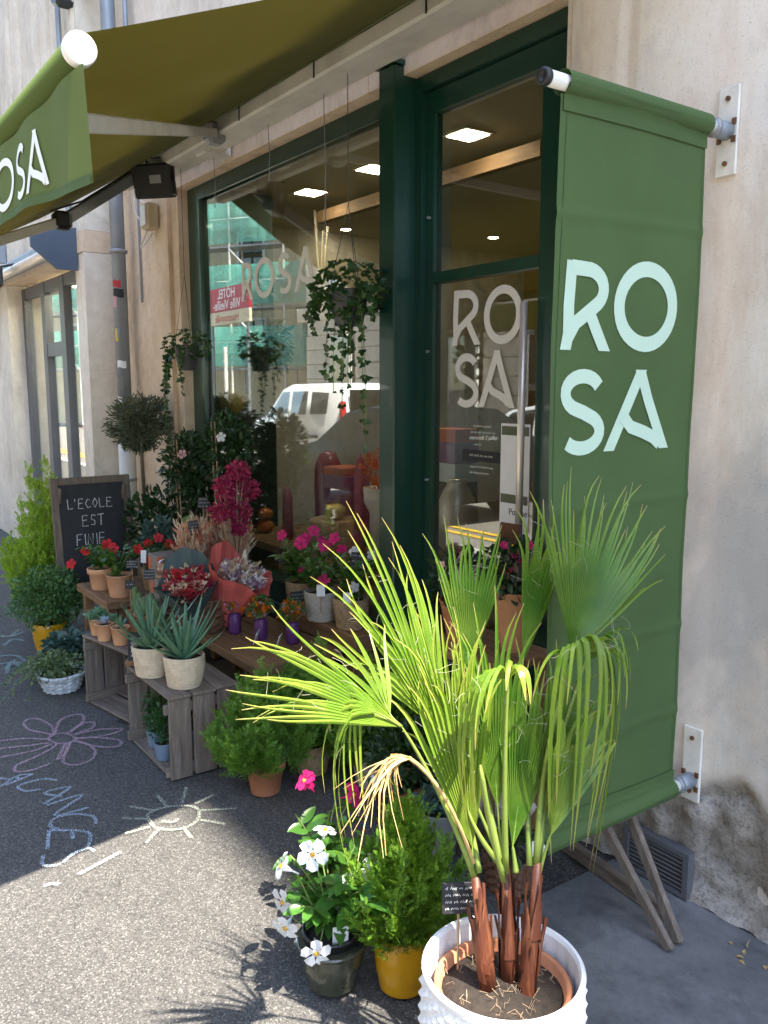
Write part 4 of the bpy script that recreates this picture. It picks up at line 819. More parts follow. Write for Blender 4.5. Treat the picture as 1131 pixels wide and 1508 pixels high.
# palm leaf colour: green blade, yellowing then tan towards each tip
def palmmat(name, g1, g2, yel):
    m, nt, b = new_mat(name); a = nd(nt, 'ShaderNodeAttribute', attribute_name='along'); g = nd(nt, 'ShaderNodeNewGeometry')
    col = ramp(nt, a.outputs['Fac'], [(0.0, g2), (0.45, g1), (0.80, g2), (0.93, yel), (1.0, (0.60, 0.42, 0.20))])
    n = noise(nt, coords(nt), 9, 4); col = mixc(nt, ramp(nt, n, [(0.4, (0, 0, 0)), (0.75, (.5,) * 3)]), col, yel)
    f = noise(nt, coords(nt), 160, 2); col = mixc(nt, .25, col, ramp(nt, f, [(.3, (.6,) * 3), (.6, (1,) * 3)]), 'MULTIPLY')
    nt.links.new(col, b.inputs['Base Color']); b.inputs['Roughness'].default_value = 0.42
    t = nd(nt, 'ShaderNodeBsdfTranslucent'); nt.links.new(mixc(nt, .5, col, (0.29, 0.39, 0.025)), t.inputs[0])
    mx = nd(nt, 'ShaderNodeMixShader'); mx.inputs[0].default_value = .36; nt.links.new(b.outputs[0], mx.inputs[1]); nt.links.new(t.outputs[0], mx.inputs[2])
    nt.links.new(mx.outputs[0], nt.nodes['Material Output'].inputs[0]); return m
M['palm'] = palmmat('palm_leaf', (0.070, 0.18, 0.018), (0.125, 0.26, 0.026), (0.28, 0.36, 0.05))
M['palm_lit'] = palmmat('sunlit_palm_leaf', (0.120, 0.235, 0.018), (0.19, 0.315, 0.028), (0.37, 0.40, 0.07))  # lit copy of palm_leaf: sun on the fronds put into a yellower green

def fan(root, start, mid, hub, tip, left, right, nseg, fused=.55, droop=.2, mat='palm', pr=0.007, threads=14, fold=.42, longv=.22, wid=None, tap=.75):
    """fan-shaped frond: pleated, joined near the hub, free and hanging towards the tips"""
    hub, tip, left, right = map(Vector, (hub, tip, left, right)); u = tip - hub; Rr = u.length; u.normalize()
    v = (right - left); v = (v - u * v.dot(u)).normalized(); nrm = u.cross(v)
    aL = (left - hub).angle(u); aR = (right - hub).angle(u); mb = MB(); th = MB()
    step = (aL + aR) / (nseg - 1); ts = [0, .10, .2, .3, .4, .5, .58, .66, .74, .82, .9, 1.0]
    for i in range(nseg):
        ph = -aL + step * i; e = abs(ph) / max(aL, aR, .01); L = Rr * (1 - .14 * e * e) * (1 + U(-longv, longv * .5))
        lift = .10 * Rr * e * e; sag = droop * U(.35, 1.7); tw = U(-.5, .5); bend = U(-.10, .10); rows = []; tv = []; fz = fused * U(.82, 1.1)
        wm = wid or Rr * fused * math.tan(step / 2) * 1.12
        for t in ts:
            r = L * t; fr = max(0, (t - fz) / (1 - fz)); w = min(r * math.tan(step / 2) * 1.12 + .0008, wm) * (1 - fr) ** tap + .0005
            pa = ph + bend * fr * fr; d = u * math.cos(pa) + v * math.sin(pa); s = (v * math.cos(pa) - u * math.sin(pa)); s = (s + nrm * tw * fr).normalized()
            c = hub + d * r + nrm * lift * t * t; c = c - Vector((0, 0, 1)) * sag * Rr * (fr ** 1.7) - d * min(.7, sag * .35) * r * fr * fr
            k = w * fold; rows.append([c - s * w - nrm * k, c + nrm * k, c + s * w - nrm * k]); tv += [t] * 3
        mb.grid(rows); mb.t += tv
        if i < threads:                                       # curling fibres at the splits
            q = random.choice(rows[5:9])[0]; pts = [q]; dd = rv() + Vector((0, 0, .2)); cur = rv(); ln = U(.0025, .0045)
            for k in range(12): dd = (dd + cur * .62).normalized(); pts.append(pts[-1] + dd * ln); cur = (cur + rv() * .25).normalized()
            th.tube(pts, .00032, 4, False)
    fo = mb.build('frond', mat, root, False)
    pts = bez(start, mid, hub, 10); pts.append(hub + u * Rr * .22); m = len(pts)
    MB().tube(pts, [pr * (1.1 - .70 * i / (m - 1)) * (1 if i < m - 2 else (.6 if i == m - 2 else .12)) for i in range(m)], 8).build('petiole', 'palm_stem', fo, True)
    if th.v: th.build('fibres', 'thread', fo, stuff=True)
    return fo

# ------------------------------------------------------------------ palm in the white planter
PC = (-1.186, -1.04, 0.0)
pp = thing('planter', PC, 'large white planter embossed with leaf pattern, holding the palm', 'planter')
def emb(r, z, a):
    if z < .012 or z > .355 or r < .14: return r
    u = a / (2 * math.pi) * 26; v = z / .345 * 11; best = 0
    for du, dv in ((0, 0), (.5, .5)):
        fu = abs((u + du) % 1 - .5) * 2; fv = abs((v + dv) % 1 - .5) * 2; q = 1 - fu - fv
        if q > best: best = q * (1.15 if (u + du) % 1 > .5 else .75)
    return r + .0085 * best
rw = [(.150, 0)] + [(.158 + .016 * math.sin(math.pi * (.15 + .6 * i / 46)), .008 + .352 * i / 46) for i in range(47)] + [(.173, .365), (.174, .376), (.171, .381), (.164, .381), (.160, .372), (.157, .30), (.152, .10)]
MB().lathe(rw, 208, (0, 0, 0), emb).build('shell', 'planter', pp, False, local=True)
gp = thing('palm', (PC[0], PC[1], 0.11), 'tall yellow green fan palm with three reddish trunks in the white planter', 'palm')
MB().lathe([(.11, 0), (.135, .20), (.146, .205), (.147, .228), (.140, .230), (.134, .226), (.130, .19)], 36).build('inner_pot', 'terra', gp, True, local=True)
MB().lathe([(.130, .17), (.130, .205), (.08, .212), (.001, .222)], 30, (0, 0, 0), lambda r, z, a: r * (1 + .01 * math.sin(a * 7))).build('soil', 'soil', gp, True, local=True)
rt_ = MB()
for i in range(70):
    a = U(0, 6.28); d = U(.02, .125); p = Vector((PC[0] + d * math.cos(a), PC[1] + d * math.sin(a), .325 + U(0, .012))); q = p + Vector((U(-1, 1), U(-1, 1), U(-.1, .3))) * .03
    rt_.tube([p, p.lerp(q, .35) + rv() * .012, p.lerp(q, .7) + rv() * .012, q], .00045, 3, False)
rt_.build('roots', 'twig', gp, stuff=True)
for (b, t) in (((-1.200, -1.065, .315), (-1.241, -1.074, .567)), ((-1.192, -1.014, .315), (-1.225, -1.0, .565)), ((-1.149, -1.001, .315), (-1.167, -.963, .596))):
    b, t = Vector(b), Vector(t); tr = MB().tube([b, b.lerp(t, .3), b.lerp(t, .6), t], [.019, .017, .013, .009], 12).build('trunk', 'palm_bark', gp, True)
    for k in range(12):                                       # torn leaf bases wrapped round the trunk
        q = b.lerp(t, U(.02, .6)); a = U(0, 6.28); o = Vector((math.cos(a), math.sin(a), 0)); s = Vector((-math.sin(a), math.cos(a), 0)); hgt = U(.07, .17); rr = .021 - .007 * (q - b).length / (t - b).length; up = (t - b).normalized(); mb = MB()
        mb.grid([[q + up * hgt * f + o * (rr + .002 + .007 * f * f * U(.2, 1.6)) * (1 if abs(j) < 1 else .80) + s * j * (.014 * (1 - f * .97) + .0012 * U(-1, 1)) for j in (-1, 0, 1)] for f in (0, .35, .7, 1)]); mb.build('leaf_base', 'palm_bark', tr, True)
FR = [  # start, bend, hub, tip, one edge, other edge, segments, joined part, droop, colour
 ((-1.242, -1.076, .567), (-1.269, -1.147, .777), (-1.290, -1.235, .925), (-1.404, -1.555, 1.128), (-1.43, -1.46, 1.16), (-1.36, -1.50, .985), 16, .46, .14, 'palm_lit'),
 ((-1.237, -1.067, .575), (-1.282, -1.06, .715), (-1.312, -1.104, .84), (-1.504, -1.158, 1.342), (-1.428, -1.259, 1.21), (-1.425, -1.045, 1.349), 15, .40, .06, 'palm_lit'),
 ((-1.208, -1.026, .575), (-1.311, -.991, .731), (-1.389, -.971, .965), (-1.515, -.889, 1.294), (-1.559, -.979, 1.321), (-1.389, -.848, 1.243), 19, .52, .03, 'palm'),
 ((-1.204, -1.02, .575), (-1.23, -1.085, .669), (-1.245, -1.093, .719), (-1.286, -1.129, 1.141), (-1.321, -1.198, 1.066), (-1.238, -1.061, 1.148), 20, .66, .02, 'palm_lit'),
 ((-1.168, -.966, .589), (-1.219, -.90, .789), (-1.229, -.806, 1.008), (-1.235, -.679, 1.403), (-1.252, -.888, 1.356), (-1.185, -.493, 1.178), 36, .52, .05, 'palm'),
 ((-1.176, -.978, .589), (-1.261, -.909, .776), (-1.319, -.869, .98), (-1.391, -.742, 1.329), (-1.403, -.783, 1.233), (-1.322, -.633, 1.377), 14, .62, .02, 'palm'),
 ((-1.191, -1.003, .575), (-1.197, -1.002, .60), (-1.202, -1.004, .632), (-1.242, -.904, .99), (-1.29, -.979, .95), (-1.196, -.822, .92), 20, .72, .02, 'palm'),
]
for q in FR: fan(gp, *q[:6], q[6], q[7], q[8], q[9], pr=.0062)
# lower fronds that fill the heart of the plant
for q in (
 ((-1.241, -1.07, .50), (-1.245, -1.08, .58), (-1.240, -1.085, .640), (-1.275, -1.13, 1.06), (-1.33, -1.20, .95), (-1.22, -1.04, 1.05), 16, .62, .08, 'palm_lit'),
 ((-1.225, -1.0, .50), (-1.24, -1.0, .60), (-1.250, -1.005, .70), (-1.31, -1.00, 1.16), (-1.36, -1.08, 1.08), (-1.25, -.90, 1.10), 18, .60, .06, 'palm'),
 ((-1.167, -.963, .55), (-1.175, -.94, .62), (-1.185, -.925, .70), (-1.215, -.82, 1.03), (-1.25, -.92, 1.02), (-1.165, -.72, .95), 18, .64, .06, 'palm'),
 ((-1.167, -.963, .55), (-1.16, -.95, .62), (-1.150, -.945, .66), (-1.13, -.84, .96), (-1.14, -.95, .98), (-1.10, -.74, .86), 14, .66, .10, 'palm_lit'),
 ((-1.225, -1.0, .55), (-1.27, -1.04, .70), (-1.33, -1.09, .86), (-1.46, -1.20, 1.24), (-1.47, -1.32, 1.10), (-1.45, -1.04, 1.24), 13, .34, .20, 'palm_lit')):
    fan(gp, *q[:6], q[6], q[7], q[8], q[9], pr=.0045)
h0 = (-1.30, -1.29, .965)
fan(gp, (-1.29, -1.235, .925), (-1.295, -1.26, .945), h0, (-1.36, -1.43, 1.06), (-1.40, -1.33, 1.12), (-1.33, -1.45, .98), 12, .25, 1.15, 'palm_lit', pr=.003, threads=6, wid=.0055, tap=.45)
fan(gp, (-1.29, -1.235, .925), (-1.30, -1.25, .94), (-1.31, -1.25, .95), (-1.40, -1.32, 1.17), (-1.36, -1.42, 1.10), (-1.40, -1.20, 1.14), 6, .25, .1, 'palm_lit', pr=.003, threads=3, wid=.006, tap=.6)
# fronds that arch over and hang
def V3(a, b): return tuple(a[i] + b[i] for i in range(3))
h1, h2, h3 = (-1.165, -.875, 1.030), (-1.195, -.80, 1.0), (-1.18, -1.05, 1.02)
fan(gp, (-1.168, -.966, .589), (-1.20, -.93, .84), h1, V3(h1, (.12, -.01, .21)), V3(h1, (.02, -.17, .12)), V3(h1, (.07, .20, .10)), 13, .25, 1.25, 'palm_lit', threads=10, wid=.0080, tap=.5)
fan(gp, (-1.168, -.966, .60), (-1.20, -.90, .80), h2, V3(h2, (.08, .13, .19)), V3(h2, (.10, .0, .22)), V3(h2, (.0, .23, .06)), 13, .28, 1.35, 'palm', threads=8, wid=.0072, tap=.5)
fan(gp, (-1.204, -1.02, .575), (-1.19, -1.05, .80), h3, V3(h3, (.06, -.17, .12)), V3(h3, (-.06, -.22, .0)), V3(h3, (.16, -.04, .12)), 9, .30, 1.1, 'palm_lit', threads=6, wid=.0075, tap=.45)
MB().tube(bez((-1.20, -1.03, .56), (-1.19, -1.09, .72), (-1.17, -1.13, .86), 8), [.006] * 8 + [.002], 7).build('bare_petiole', 'palm_stem', gp, True)
dm = MB(); hb = Vector((-1.265, -1.235, .868)); ad = Vector((-.02, -.05, .01))
for i in range(26):
    e = hb + Vector((U(-.05, .05), U(-.16, .0), U(-.17, -.01))); m_ = hb + ad * 1.2 + rv() * .03; pts = bez(hb, m_, e, 5); s = rv().cross(e - hb).normalized()
    dm.grid([[p - s * .0035 * (1 - k / 6), p + s * .0035 * (1 - k / 6)] for k, p in enumerate(pts)])
dm.build('dry_frond', 'dry', gp)
MB().tube(bez((-1.24, -1.08, .60), (-1.25, -1.15, .80), tuple(hb), 8), .004, 6).build('dry_petiole', 'dry', gp)
price_tag((-1.292, -1.075, .325), .075, .07, .13, 'slate price tag with white writing standing in the palm planter', (.8, -.5, .1), lines=4)

# ------------------------------------------------------------------ pots in front: white mandevilla, pink mandevilla, yellow pot conifer
wm = thing('white_mandevilla', (-1.775, -1.105, 0), 'white flowering mandevilla in a glossy dark olive glazed pot', 'potted plant')
op = pot(wm, .088, .068, .125, 'olive', 'round', False, name='outer_pot', lip=.01); MB().lathe([(.086, .118), (.098, .122), (.099, .130), (.088, .131)], 36).build('pot_rim', 'olive', op, True, local=True)
MB().lathe([(.06, .05), (.076, .150), (.080, .152), (.080, .160), (.072, .160), (.070, .13)], 32).build('nursery_pot', 'black', wm, True, local=True); MB().lathe([(.070, .13), (.069, .146), (.001, .15)], 24).build('soil', 'soil', wm, True, local=True)
mandevilla(wm, .145, .235, .15, 17, 170, .074, single=True, nfl=0)
for p, d, r in (((-.02, -.045, .375), (.6, -.4, .7), .042), ((-.005, -.145, .385), (-.4, -.8, .5), .038), ((.04, .105, .30), (.8, .0, .45), .042), ((.02, .125, .315), (.3, .7, .5), .036), ((-.04, -.125, .26), (.2, -.9, -.1), .040), ((.0, -.14, .215), (.5, -.8, -.3), .038), ((.06, -.085, .155), (.8, -.4, -.1), .040), ((-.13, .06, .36), (0, .2, 1), .034)):
    flower(wm, 'white', p, d, r, True); MB().tube(bez((p[0] * .4, p[1] * .4, .24), (p[0] * .7, p[1] * .7, p[2] - .03), Vector(p) - Vector(d).normalized() * r, 5), .002, 5, False).build('flower_stalk', 'stem', wm, local=True)
tg = MB().bbox((.062, -.012, .165), (.004, .042, .085), .001, Matrix.Rotation(R(-25), 3, 'Z') @ Matrix.Rotation(R(12), 3, 'Y')).build('plant_label', 'card', wm, local=True)
pm = thing('pink_mandevilla', (-2.02, -.98, 0), 'pink flowering mandevilla in a red pot behind the white one', 'potted plant')
pot(pm, .07, .055, .13, 'redglass'); mandevilla(pm, .11, .31, .10, 9, 84, .062, 'L_mandev', True, nfl=0)
for p, d, r in (((-.02, -.05, .45), (-.2, -.5, .7), .036), ((.05, .075, .40), (.7, .4, .4), .040), ((.03, .095, .38), (.5, .6, .1), .034), ((-.04, -.03, .44), (.4, -.8, .3), .03)): flower(pm, 'pink', p, d, r, True)
yc = thing('dwarf_cypress', (-1.655, -.955, 0), 'bright green feathery cypress in a shiny mustard yellow pot', 'potted conifer')
pot(yc, .078, .066, .165, 'yellow', 'round'); MB().tube([(0, 0, .13), (0, 0, .45)], [.010, .003], 8).build('trunk', 'bark', yc, local=True)
plumes(conifer(MB(), .38, .11, 1200, .145, .05, .0042, .58, .75, .06, 5, .4), .40, .125, 46, .15, 40, .05, .004, .40, .05).build('foliage', 'L_conif', yc, local=True, stuff=True)
# dim pots between palm and door
for i, (nm, x, y, pr, ph, pmat, sty, fo, lab) in enumerate((
    ('leafy_pot', -2.36, -.40, .085, .15, 'terra', 'terra', 'L_dark', 'dark leafy shrub with a white bloom in a terracotta pot by the door'),
    ('succulent_pot', -2.10, -.47, .075, .17, 'plast_g', 'plain', 'L_grey', 'grey ribbed pot of blue green succulents behind the palm'),
    ('basket_plant', -1.82, -.40, .085, .12, 'wicker', 'wicker', 'L_dark', 'low wicker basket with a dark plant under the banner'))):
    r = thing(nm, (x, y, 0), lab, 'potted plant'); pot(r, pr, pr * .82, ph, pmat, sty)
    mb = MB(); bush(mb, (0, 0, ph + (.10 if i == 0 else .025)), ((.15, .15, .12), (.065, .065, .035), (.07, .07, .05))[i], (900, 220, 160)[i], (.035, .035, .04)[i], .016, .3); mb.build('foliage', fo, r, local=True, stuff=True)
    if i == 0:
        q = MB(); bush(q, (.02, -.16, ph + .06), (.018, .018, .018), 40, .016, .014, 0, .3); q.build('flower', 'whitep', r, local=True)
# weathered trestle lying by the wall
ts_ = thing('wooden_trestle', (-1.5, -.2, 0), 'weathered grey folding wooden trestle with splayed legs under the banner', 'trestle')
MB().bar((-1.31, -.262, .012), (-1.545, -.305, .335), .034, .020, (0, 1, 0)).build('leg', 'crate_z', ts_); MB().bar((-1.315, -.215, .012), (-1.50, -.228, .345), .034, .020, (0, 1, 0)).build('leg', 'crate_z', ts_)
MB().bar((-1.93, -.30, .012), (-1.72, -.305, .335), .034, .020, (0, 1, 0)).build('leg', 'bench_z', ts_); MB().bar((-1.93, -.12, .012), (-1.70, -.13, .335), .034, .020, (0, 1, 0)).build('leg', 'bench_z', ts_)
MB().bar((-1.86, -.10, .03), (-1.40, -.15, .03), .03, .05).build('foot_rail', 'crate', ts_); MB().bbox((-1.615, -.22, .352), (.30, .2, .022), .004).build('top', 'crate', ts_)
# terracotta pots by the door on a plank stand
st = thing('plank_stand', (-2.15, -.17, 0), 'dark plank stand carrying terracotta pots in front of the door', 'plant stand')
for y in (-.26, -.10): MB().bbox((-2.20, y, .655), (.42, .15, .03), .004).build('plank', 'bench', st)
for sx in (-2.38, -2.03):
    for sy in (-.30, -.06): MB().bbox((sx, sy, .32), (.035, .035, .64), .004).build('leg', 'bench_z', st)
for (x, y, h, r1, m, sty, lab, fk) in ((-2.30, -.20, .155, .085, 'terra', 'plain', 'round terracotta pot with small pink flowers on the plank stand', 'pale'), (-2.10, -.13, .22, .075, 'terra_pale', 'plain', 'tall narrow terracotta pot with dark leaves on the plank stand', 'pink')):
    r = thing('flower_pot', (x, y, .67), lab, 'potted plant'); pot(r, r1, r1 * .62, h, m, sty, lip=.004)
    mb = MB(); bush(mb, (0, 0, h + .075), (.11, .11, .10), 420, .035, .022, .2); mb.build('foliage', 'L_dark', r, local=True, stuff=True)
    for k in range(5): flower(r, fk, Vector((U(-.03, .09), U(-.10, .07), h + U(.06, .18))), Vector((.7, -.6, .3)) + rv() * .4, .016)
price_tag((-2.13, -.135, .86), .072, .075, .19, 'blank brown leather plant tag sticking up before the door poster', (.75, -.6, .0), 'brown_card', 0, -8)
price_tag((-2.33, -.245, .80), .05, .035, .09, 'tiny slate label among pink flowers on the plank stand', (.75, -.6, .0), 'slate', 2, 4)

# ------------------------------------------------------------------ thujas before the bench
for (x, y, pm_, sty, pr, ph, fh, fr_, lab) in ((-2.86, -.74, 'terra', 'terra', .078, .13, .44, .165, 'feathery green thuja in a terracotta pot beside the slatted crate'),
    (-2.90, -.50, 'rope_dark', 'rope', .075, .13, .46, .155, 'feathery green thuja in a brown seagrass basket'), (-2.66, -.36, 'rope_grey', 'rope', .075, .14, .42, .15, 'shaded feathery thuja in a grey rope pot near the door step')):
    r = thing('potted_thuja', (x, y, 0), lab, 'potted conifer', 'thujas standing on the pavement'); pot(r, pr, pr * .76, ph, pm_, sty)
    plumes(MB(), fh, fr_ * 1.05, 62, ph * .72, 46, .07, .0042, .16, .08).build('foliage', 'L_thuja', r, local=True, stuff=True); MB().tube([(0, 0, ph * .7), (0, 0, ph + fh * .6)], [.01, .004], 7).build('trunk', 'bark', r, local=True)

# ------------------------------------------------------------------ slatted crates
def crate(loc, rz, label, L=.51, D=.32, Hh=.345):
    """box crate on its side, open towards the street; local x along the wall, y into it"""
    r = thing('wooden_crate', loc, label, 'crate', 'weathered crates used as plant stands', rz); t = .013
    j = lambda a=.003: U(-a, a)
    for sx in (-1, 1):                                        # end planks stand upright, nailed to battens
        for k in range(3): MB().bbox((sx * (L / 2 - t / 2) + j(.0015), -D / 2 + D * (k + .5) / 3, Hh / 2), (t, D / 3 - .012 + j(), Hh - .004 + j()), .003).build('plank', 'crate_z', r, local=True)
        for z in (.03, Hh - .045): MB().bbox((sx * (L / 2 - t - .011), -.004, z), (.02, D + .006, .042), .003).build('batten', 'crate_y', r, local=True)
    for k in range(3): MB().bbox((j(.004), -D / 2 + D * (k + .5) / 3, Hh + .0075), (L + .012 + j(.006), D / 3 - .008 + j(), .013), .003).build('plank', 'crate', r, local=True)
    for k in range(2): MB().bbox((j(), -D / 2 + D * (k + .5) / 2, .0078), (L - .066, D / 2 - .02, .013), .003).build('plank', 'crate', r, local=True)
    for k in range(3): MB().bbox((j(), D / 2 + .0085, Hh * (k + .5) / 3), (L - .004, .012, Hh / 3 - .016), .003).build('plank', 'crate', r, local=True)
    return r
CA = (-3.405, -.865, 0); CB = (-4.03, -.84, 0); RB = R(11)
crate(CA, 0, 'weathered wooden slatted crate with two aloes on top'); crate(CB, RB, 'weathered wooden slatted crate carrying cacti and small succulents')
CT = .3605
def onB(u, v): c, s = math.cos(RB), math.sin(RB); return (CB[0] + u * c - v * s, CB[1] + u * s + v * c, CT - .001)
def aloe(loc, label, seed):
    random.seed(seed); r = thing('potted_aloe', loc, label, 'potted plant', 'aloes on the crate'); pot(r, .083, .066, .135, 'rope', 'rope')
    for i in range(24):
        a = i * 2.39996 + U(-.25, .25); k = i / 23; tilt = R(14 + 62 * (1 - k) + U(-8, 8)); L = (.17 + .12 * (1 - abs(k - .45))) * U(.8, 1.12); wd = .0165 - .005 * k; mb = MB(); rows = []
        o = Vector((math.cos(a), math.sin(a), 0)); s = Vector((-math.sin(a), math.cos(a), 0)); p = Vector((0, 0, .115)) + o * .012 * (1 - k)
        for q in range(9):
            t = q / 8; th = tilt * (.75 + .35 * t - .45 * t * t); d = o * math.sin(th) + Vector((0, 0, 1)) * math.cos(th)
            if q: p = p + d * L / 8
            n = s.cross(d) * -1; w = wd * (1 - t) ** .65 * (1 + .25 * math.sin(math.pi * t)); hh = w * .45
            rows.append([p + s * w + n * hh * .3, p + n * -hh * .1, p - s * w + n * hh * .3, p - s * w * .55 - n * hh, p + s * w * .55 - n * hh, p + s * w + n * hh * .3])
            if 0 < q < 8:
                for sg in (-1, 1): mb.add([p + s * sg * w, p + s * sg * (w + .003) + d * .003, p + s * sg * w + d * .006], [(0, 1, 2)])
        mb.grid(rows); mb.build('leaf', 'aloe', r, True, local=True)
aloe((-3.465, -.965, CT - .001), 'spiky blue green aloe in a pale rope pot beside the standing slate board', 3); aloe((-3.255, -.905, CT - .001), 'spiky blue green aloe in a pale rope pot at the crate corner', 8); random.seed(21)
sb = thing('slate_sign', (-3.62, -.965, CT), 'black slate sign with white writing on a wooden foot beside the aloe', 'sign')
MB().bbox((0, 0, .012), (.05, .13, .024), .003).build('foot', 'bench', sb, local=True); MB().bbox((.004, 0, .085), (.006, .105, .13), .002, Matrix.Rotation(R(-8), 3, 'Y')).build('board', 'slate', sb, local=True)
mb = MB(); scribble(mb, lambda u, v: (.012 - .1 * v, u, .085 + v), .095, .12, 5, .003); mb.build('lettering', 'ink', sb, local=True); sb.rotation_euler = (0, 0, R(-28))
def small_pot(loc, r1, h, kind, label, group, mat='terra_pale'):
    r = thing('small_pot', loc, label, 'potted plant', group); pot(r, r1, r1 * .74, h, mat, 'plain', lip=.002, n=24)
    if kind == 'rosette' or kind == 'blue':
        for k in range(22):
            a = k * 2.4; t = k / 22; d = Vector((math.cos(a) * (1 - t), math.sin(a) * (1 - t), .35 + t)); q = MB(); q.leaf(Vector((0, 0, h * .95)), d, (0, 0, 1), r1 * (1.15 - .5 * t), r1 * .55, .5, -.25); q.build('leaf', 'succ_blue' if kind == 'blue' else 'succ_green', r, True, local=True)
    elif kind == 'cluster':
        q = MB(); bush(q, (0, 0, h + .012), (r1 * 1.15, r1 * 1.15, .028), 200, .022, .014, .6, .2, .5, .5); q.build('foliage', 'succ_green', r, True, local=True, stuff=True)
    elif kind == 'spiky':
        for k in range(18):
            a = k * 2.4; t = k / 18; d = Vector((math.cos(a) * (1.1 - t), math.sin(a) * (1.1 - t), .6 + t)); q = MB(); q.blade((0, 0, h * .9), d, (0, 0, 1), r1 * 1.5, .012); q.build('leaf', 'aloe', r, local=True)
    elif kind == 'round':
        MB().lathe([(.001, h * .85)] + [(r1 * .92 * math.cos(R(q)), h + r1 * .55 + r1 * .92 * math.sin(R(q))) for q in range(-70, 90, 16)] + [(.001, h + r1 * 1.46)], 40, (0, 0, 0), lambda rr, z, a: rr * (1 + .05 * math.cos(a * 13))).build('cactus', 'cactus', r, True, local=True)
        q = MB(); 
        for k in range(260):
            v = rv()
            if v.z > -.4: q.blade(Vector((0, 0, h + r1 * .55)) + v * r1 * .9, v + rv() * .4, rv(), .014, .0012)
        q.build('spines', 'thread', r, local=True, stuff=True)
    elif kind == 'fingers':
        for dx, dy, hh in ((0, 0, .12), (.028, .012, .095), (-.02, .026, .08)):
            q = MB(); q.lathe([(.016, h * .85)] + [(.018 + .003 * math.sin(k), h + hh * k / 7) for k in range(7)] + [(.012, h + hh), (.001, h + hh + .008)], 22, (dx, dy, 0), lambda rr, z, a: rr * (1 + .07 * math.cos(a * 11))); q.build('cactus', 'cactus', r, True, local=True)
for u, v, r1, h, k, lab in ((-.20, -.10, .044, .085, 'cluster', 'little terracotta pot of green rosette succulents at the crate end'), (-.115, -.06, .042, .082, 'rosette', 'little terracotta pot with a flat green rosette'), (-.085, -.125, .044, .085, 'blue', 'little terracotta pot with a pale blue echeveria'), (.035, -.105, .046, .088, 'spiky', 'little terracotta pot with a small spiky haworthia')):
    small_pot(onB(u, v), r1, h, k, lab, 'small succulent pots on the crate')
for u, v, r1, h, k, lab in ((-.10, .06, .050, .11, 'fingers', 'terracotta pot with a slim ribbed column cactus'), (.02, .045, .056, .12, 'round', 'terracotta pot with a round spiny barrel cactus'), (.15, .0, .060, .13, 'fingers', 'larger terracotta pot with fat finger cacti beside the aloe')):
    small_pot(onB(u, v), r1, h, k, lab, 'cactus pots on the crate', 'terra')
p = onB(-.13, .05); price_tag((p[0], p[1], CT + .06), .05, .045, .16, 'grey slate price tag standing among the cacti', lines=1)
p = onB(-.06, .12); price_tag((p[0], p[1], CT + .05), .055, .05, .22, 'black slate price tag on a tall stick behind the cacti', lines=3)
ds = MB().bbox((0, 0, .0), (.03, .10, .05), .003, Matrix.Rotation(R(35), 3, 'Y')).build('price_tag', 'slate', None); p = onB(-.215, .0); ds.location = (p[0] - .01, p[1], CT + .031); tag(ds, 'black card leaning at the far end of the cactus crate', 'price tag')
# little box trees inside the aloe crate
for i, (x, y, h, lab) in enumerate(((-3.50, -.95, .19, 'small box shrub in a blue grey pot beside the white pot in the crate'), (-3.35, -.97, .18, 'small box shrub in a blue grey pot at the open corner of the aloe crate'), (-3.42, -.82, .20, 'small box shrub in a blue grey pot deep inside the aloe crate'))):
    r = thing('box_shrub', (x, y, .0155), lab, 'potted plant', 'box shrubs inside the crate'); pot(r, .044, .036, .075, 'bluepot')
    q = MB(); bush(q, (0, 0, .075 + h * .42), (.052, .052, h * .55), 520, .020, .008, .7, .2); q.build('foliage', 'L_box', r, local=True, stuff=True)
wp = thing('white_pot', (-3.60, -.78, .0155), 'narrow white pot tucked at the back of the aloe crate', 'pot'); pot(wp, .035, .028, .12, 'white')

# ------------------------------------------------------------------ left group: board, cypress, bush, baskets
cy = thing('lemon_cypress', (-5.68, -.84, 0), 'tall lime yellow cypress rising behind the small leaved bush', 'potted conifer')
pot(cy, .10, .08, .18, 'plast'); MB().tube([(0, 0, .15), (0, 0, .9)], [.014, .004], 8).build('trunk', 'bark', cy, local=True)
plumes(MB(), .97, .235, 70, .16, 46, .09, .006, .14).build('foliage', 'L_lime', cy, local=True, stuff=True)
bu = thing('round_bush', (-5.26, -.96, 0), 'round small leaved green bush in a mustard yellow pot', 'potted plant')
pot(bu, .10, .085, .18, 'yellow', 'round'); mb = MB(); bush(mb, (0, 0, .33), (.20, .20, .19), 3000, .026, .015, .2, .35)
for i in range(70):
    v = rv(); v.z = abs(v.z) * .8 - .15; L_ = U(.20, .29); p0 = Vector((0, 0, .33))
    for k in range(14): t = .6 + .45 * k / 13; mb.leaf(p0 + v * L_ * t + Vector((0, 0, -.05 * t * t)) + rv() * .012, v + rv() * .9, (0, 0, 1), U(.016, .028), U(.010, .016))
mb.build('foliage', 'L_bush', bu, local=True, stuff=True); MB().tube([(0, 0, .14), (0, 0, .34)], .012, 7).build('trunk', 'bark', bu, local=True)
cyc = thing('cyclamen', (-4.78, -.98, 0), 'dark leaved cyclamen in a grey pot beside the slatted crate', 'potted plant')
pot(cyc, .08, .065, .12, 'plast_g'); mb = MB(); bush(mb, (0, 0, .16), (.115, .115, .06), 420, .042, .036, .2, .3); mb.build('foliage', 'L_grey', cyc, local=True, stuff=True); flower(cyc, 'pale', (.03, -.02, .235), (.6, -.4, .6), .013)
wb = thing('wicker_basket', (-4.52, -1.09, 0), 'whitewashed oval wicker basket of trailing pale green ivy on the pavement', 'basket')
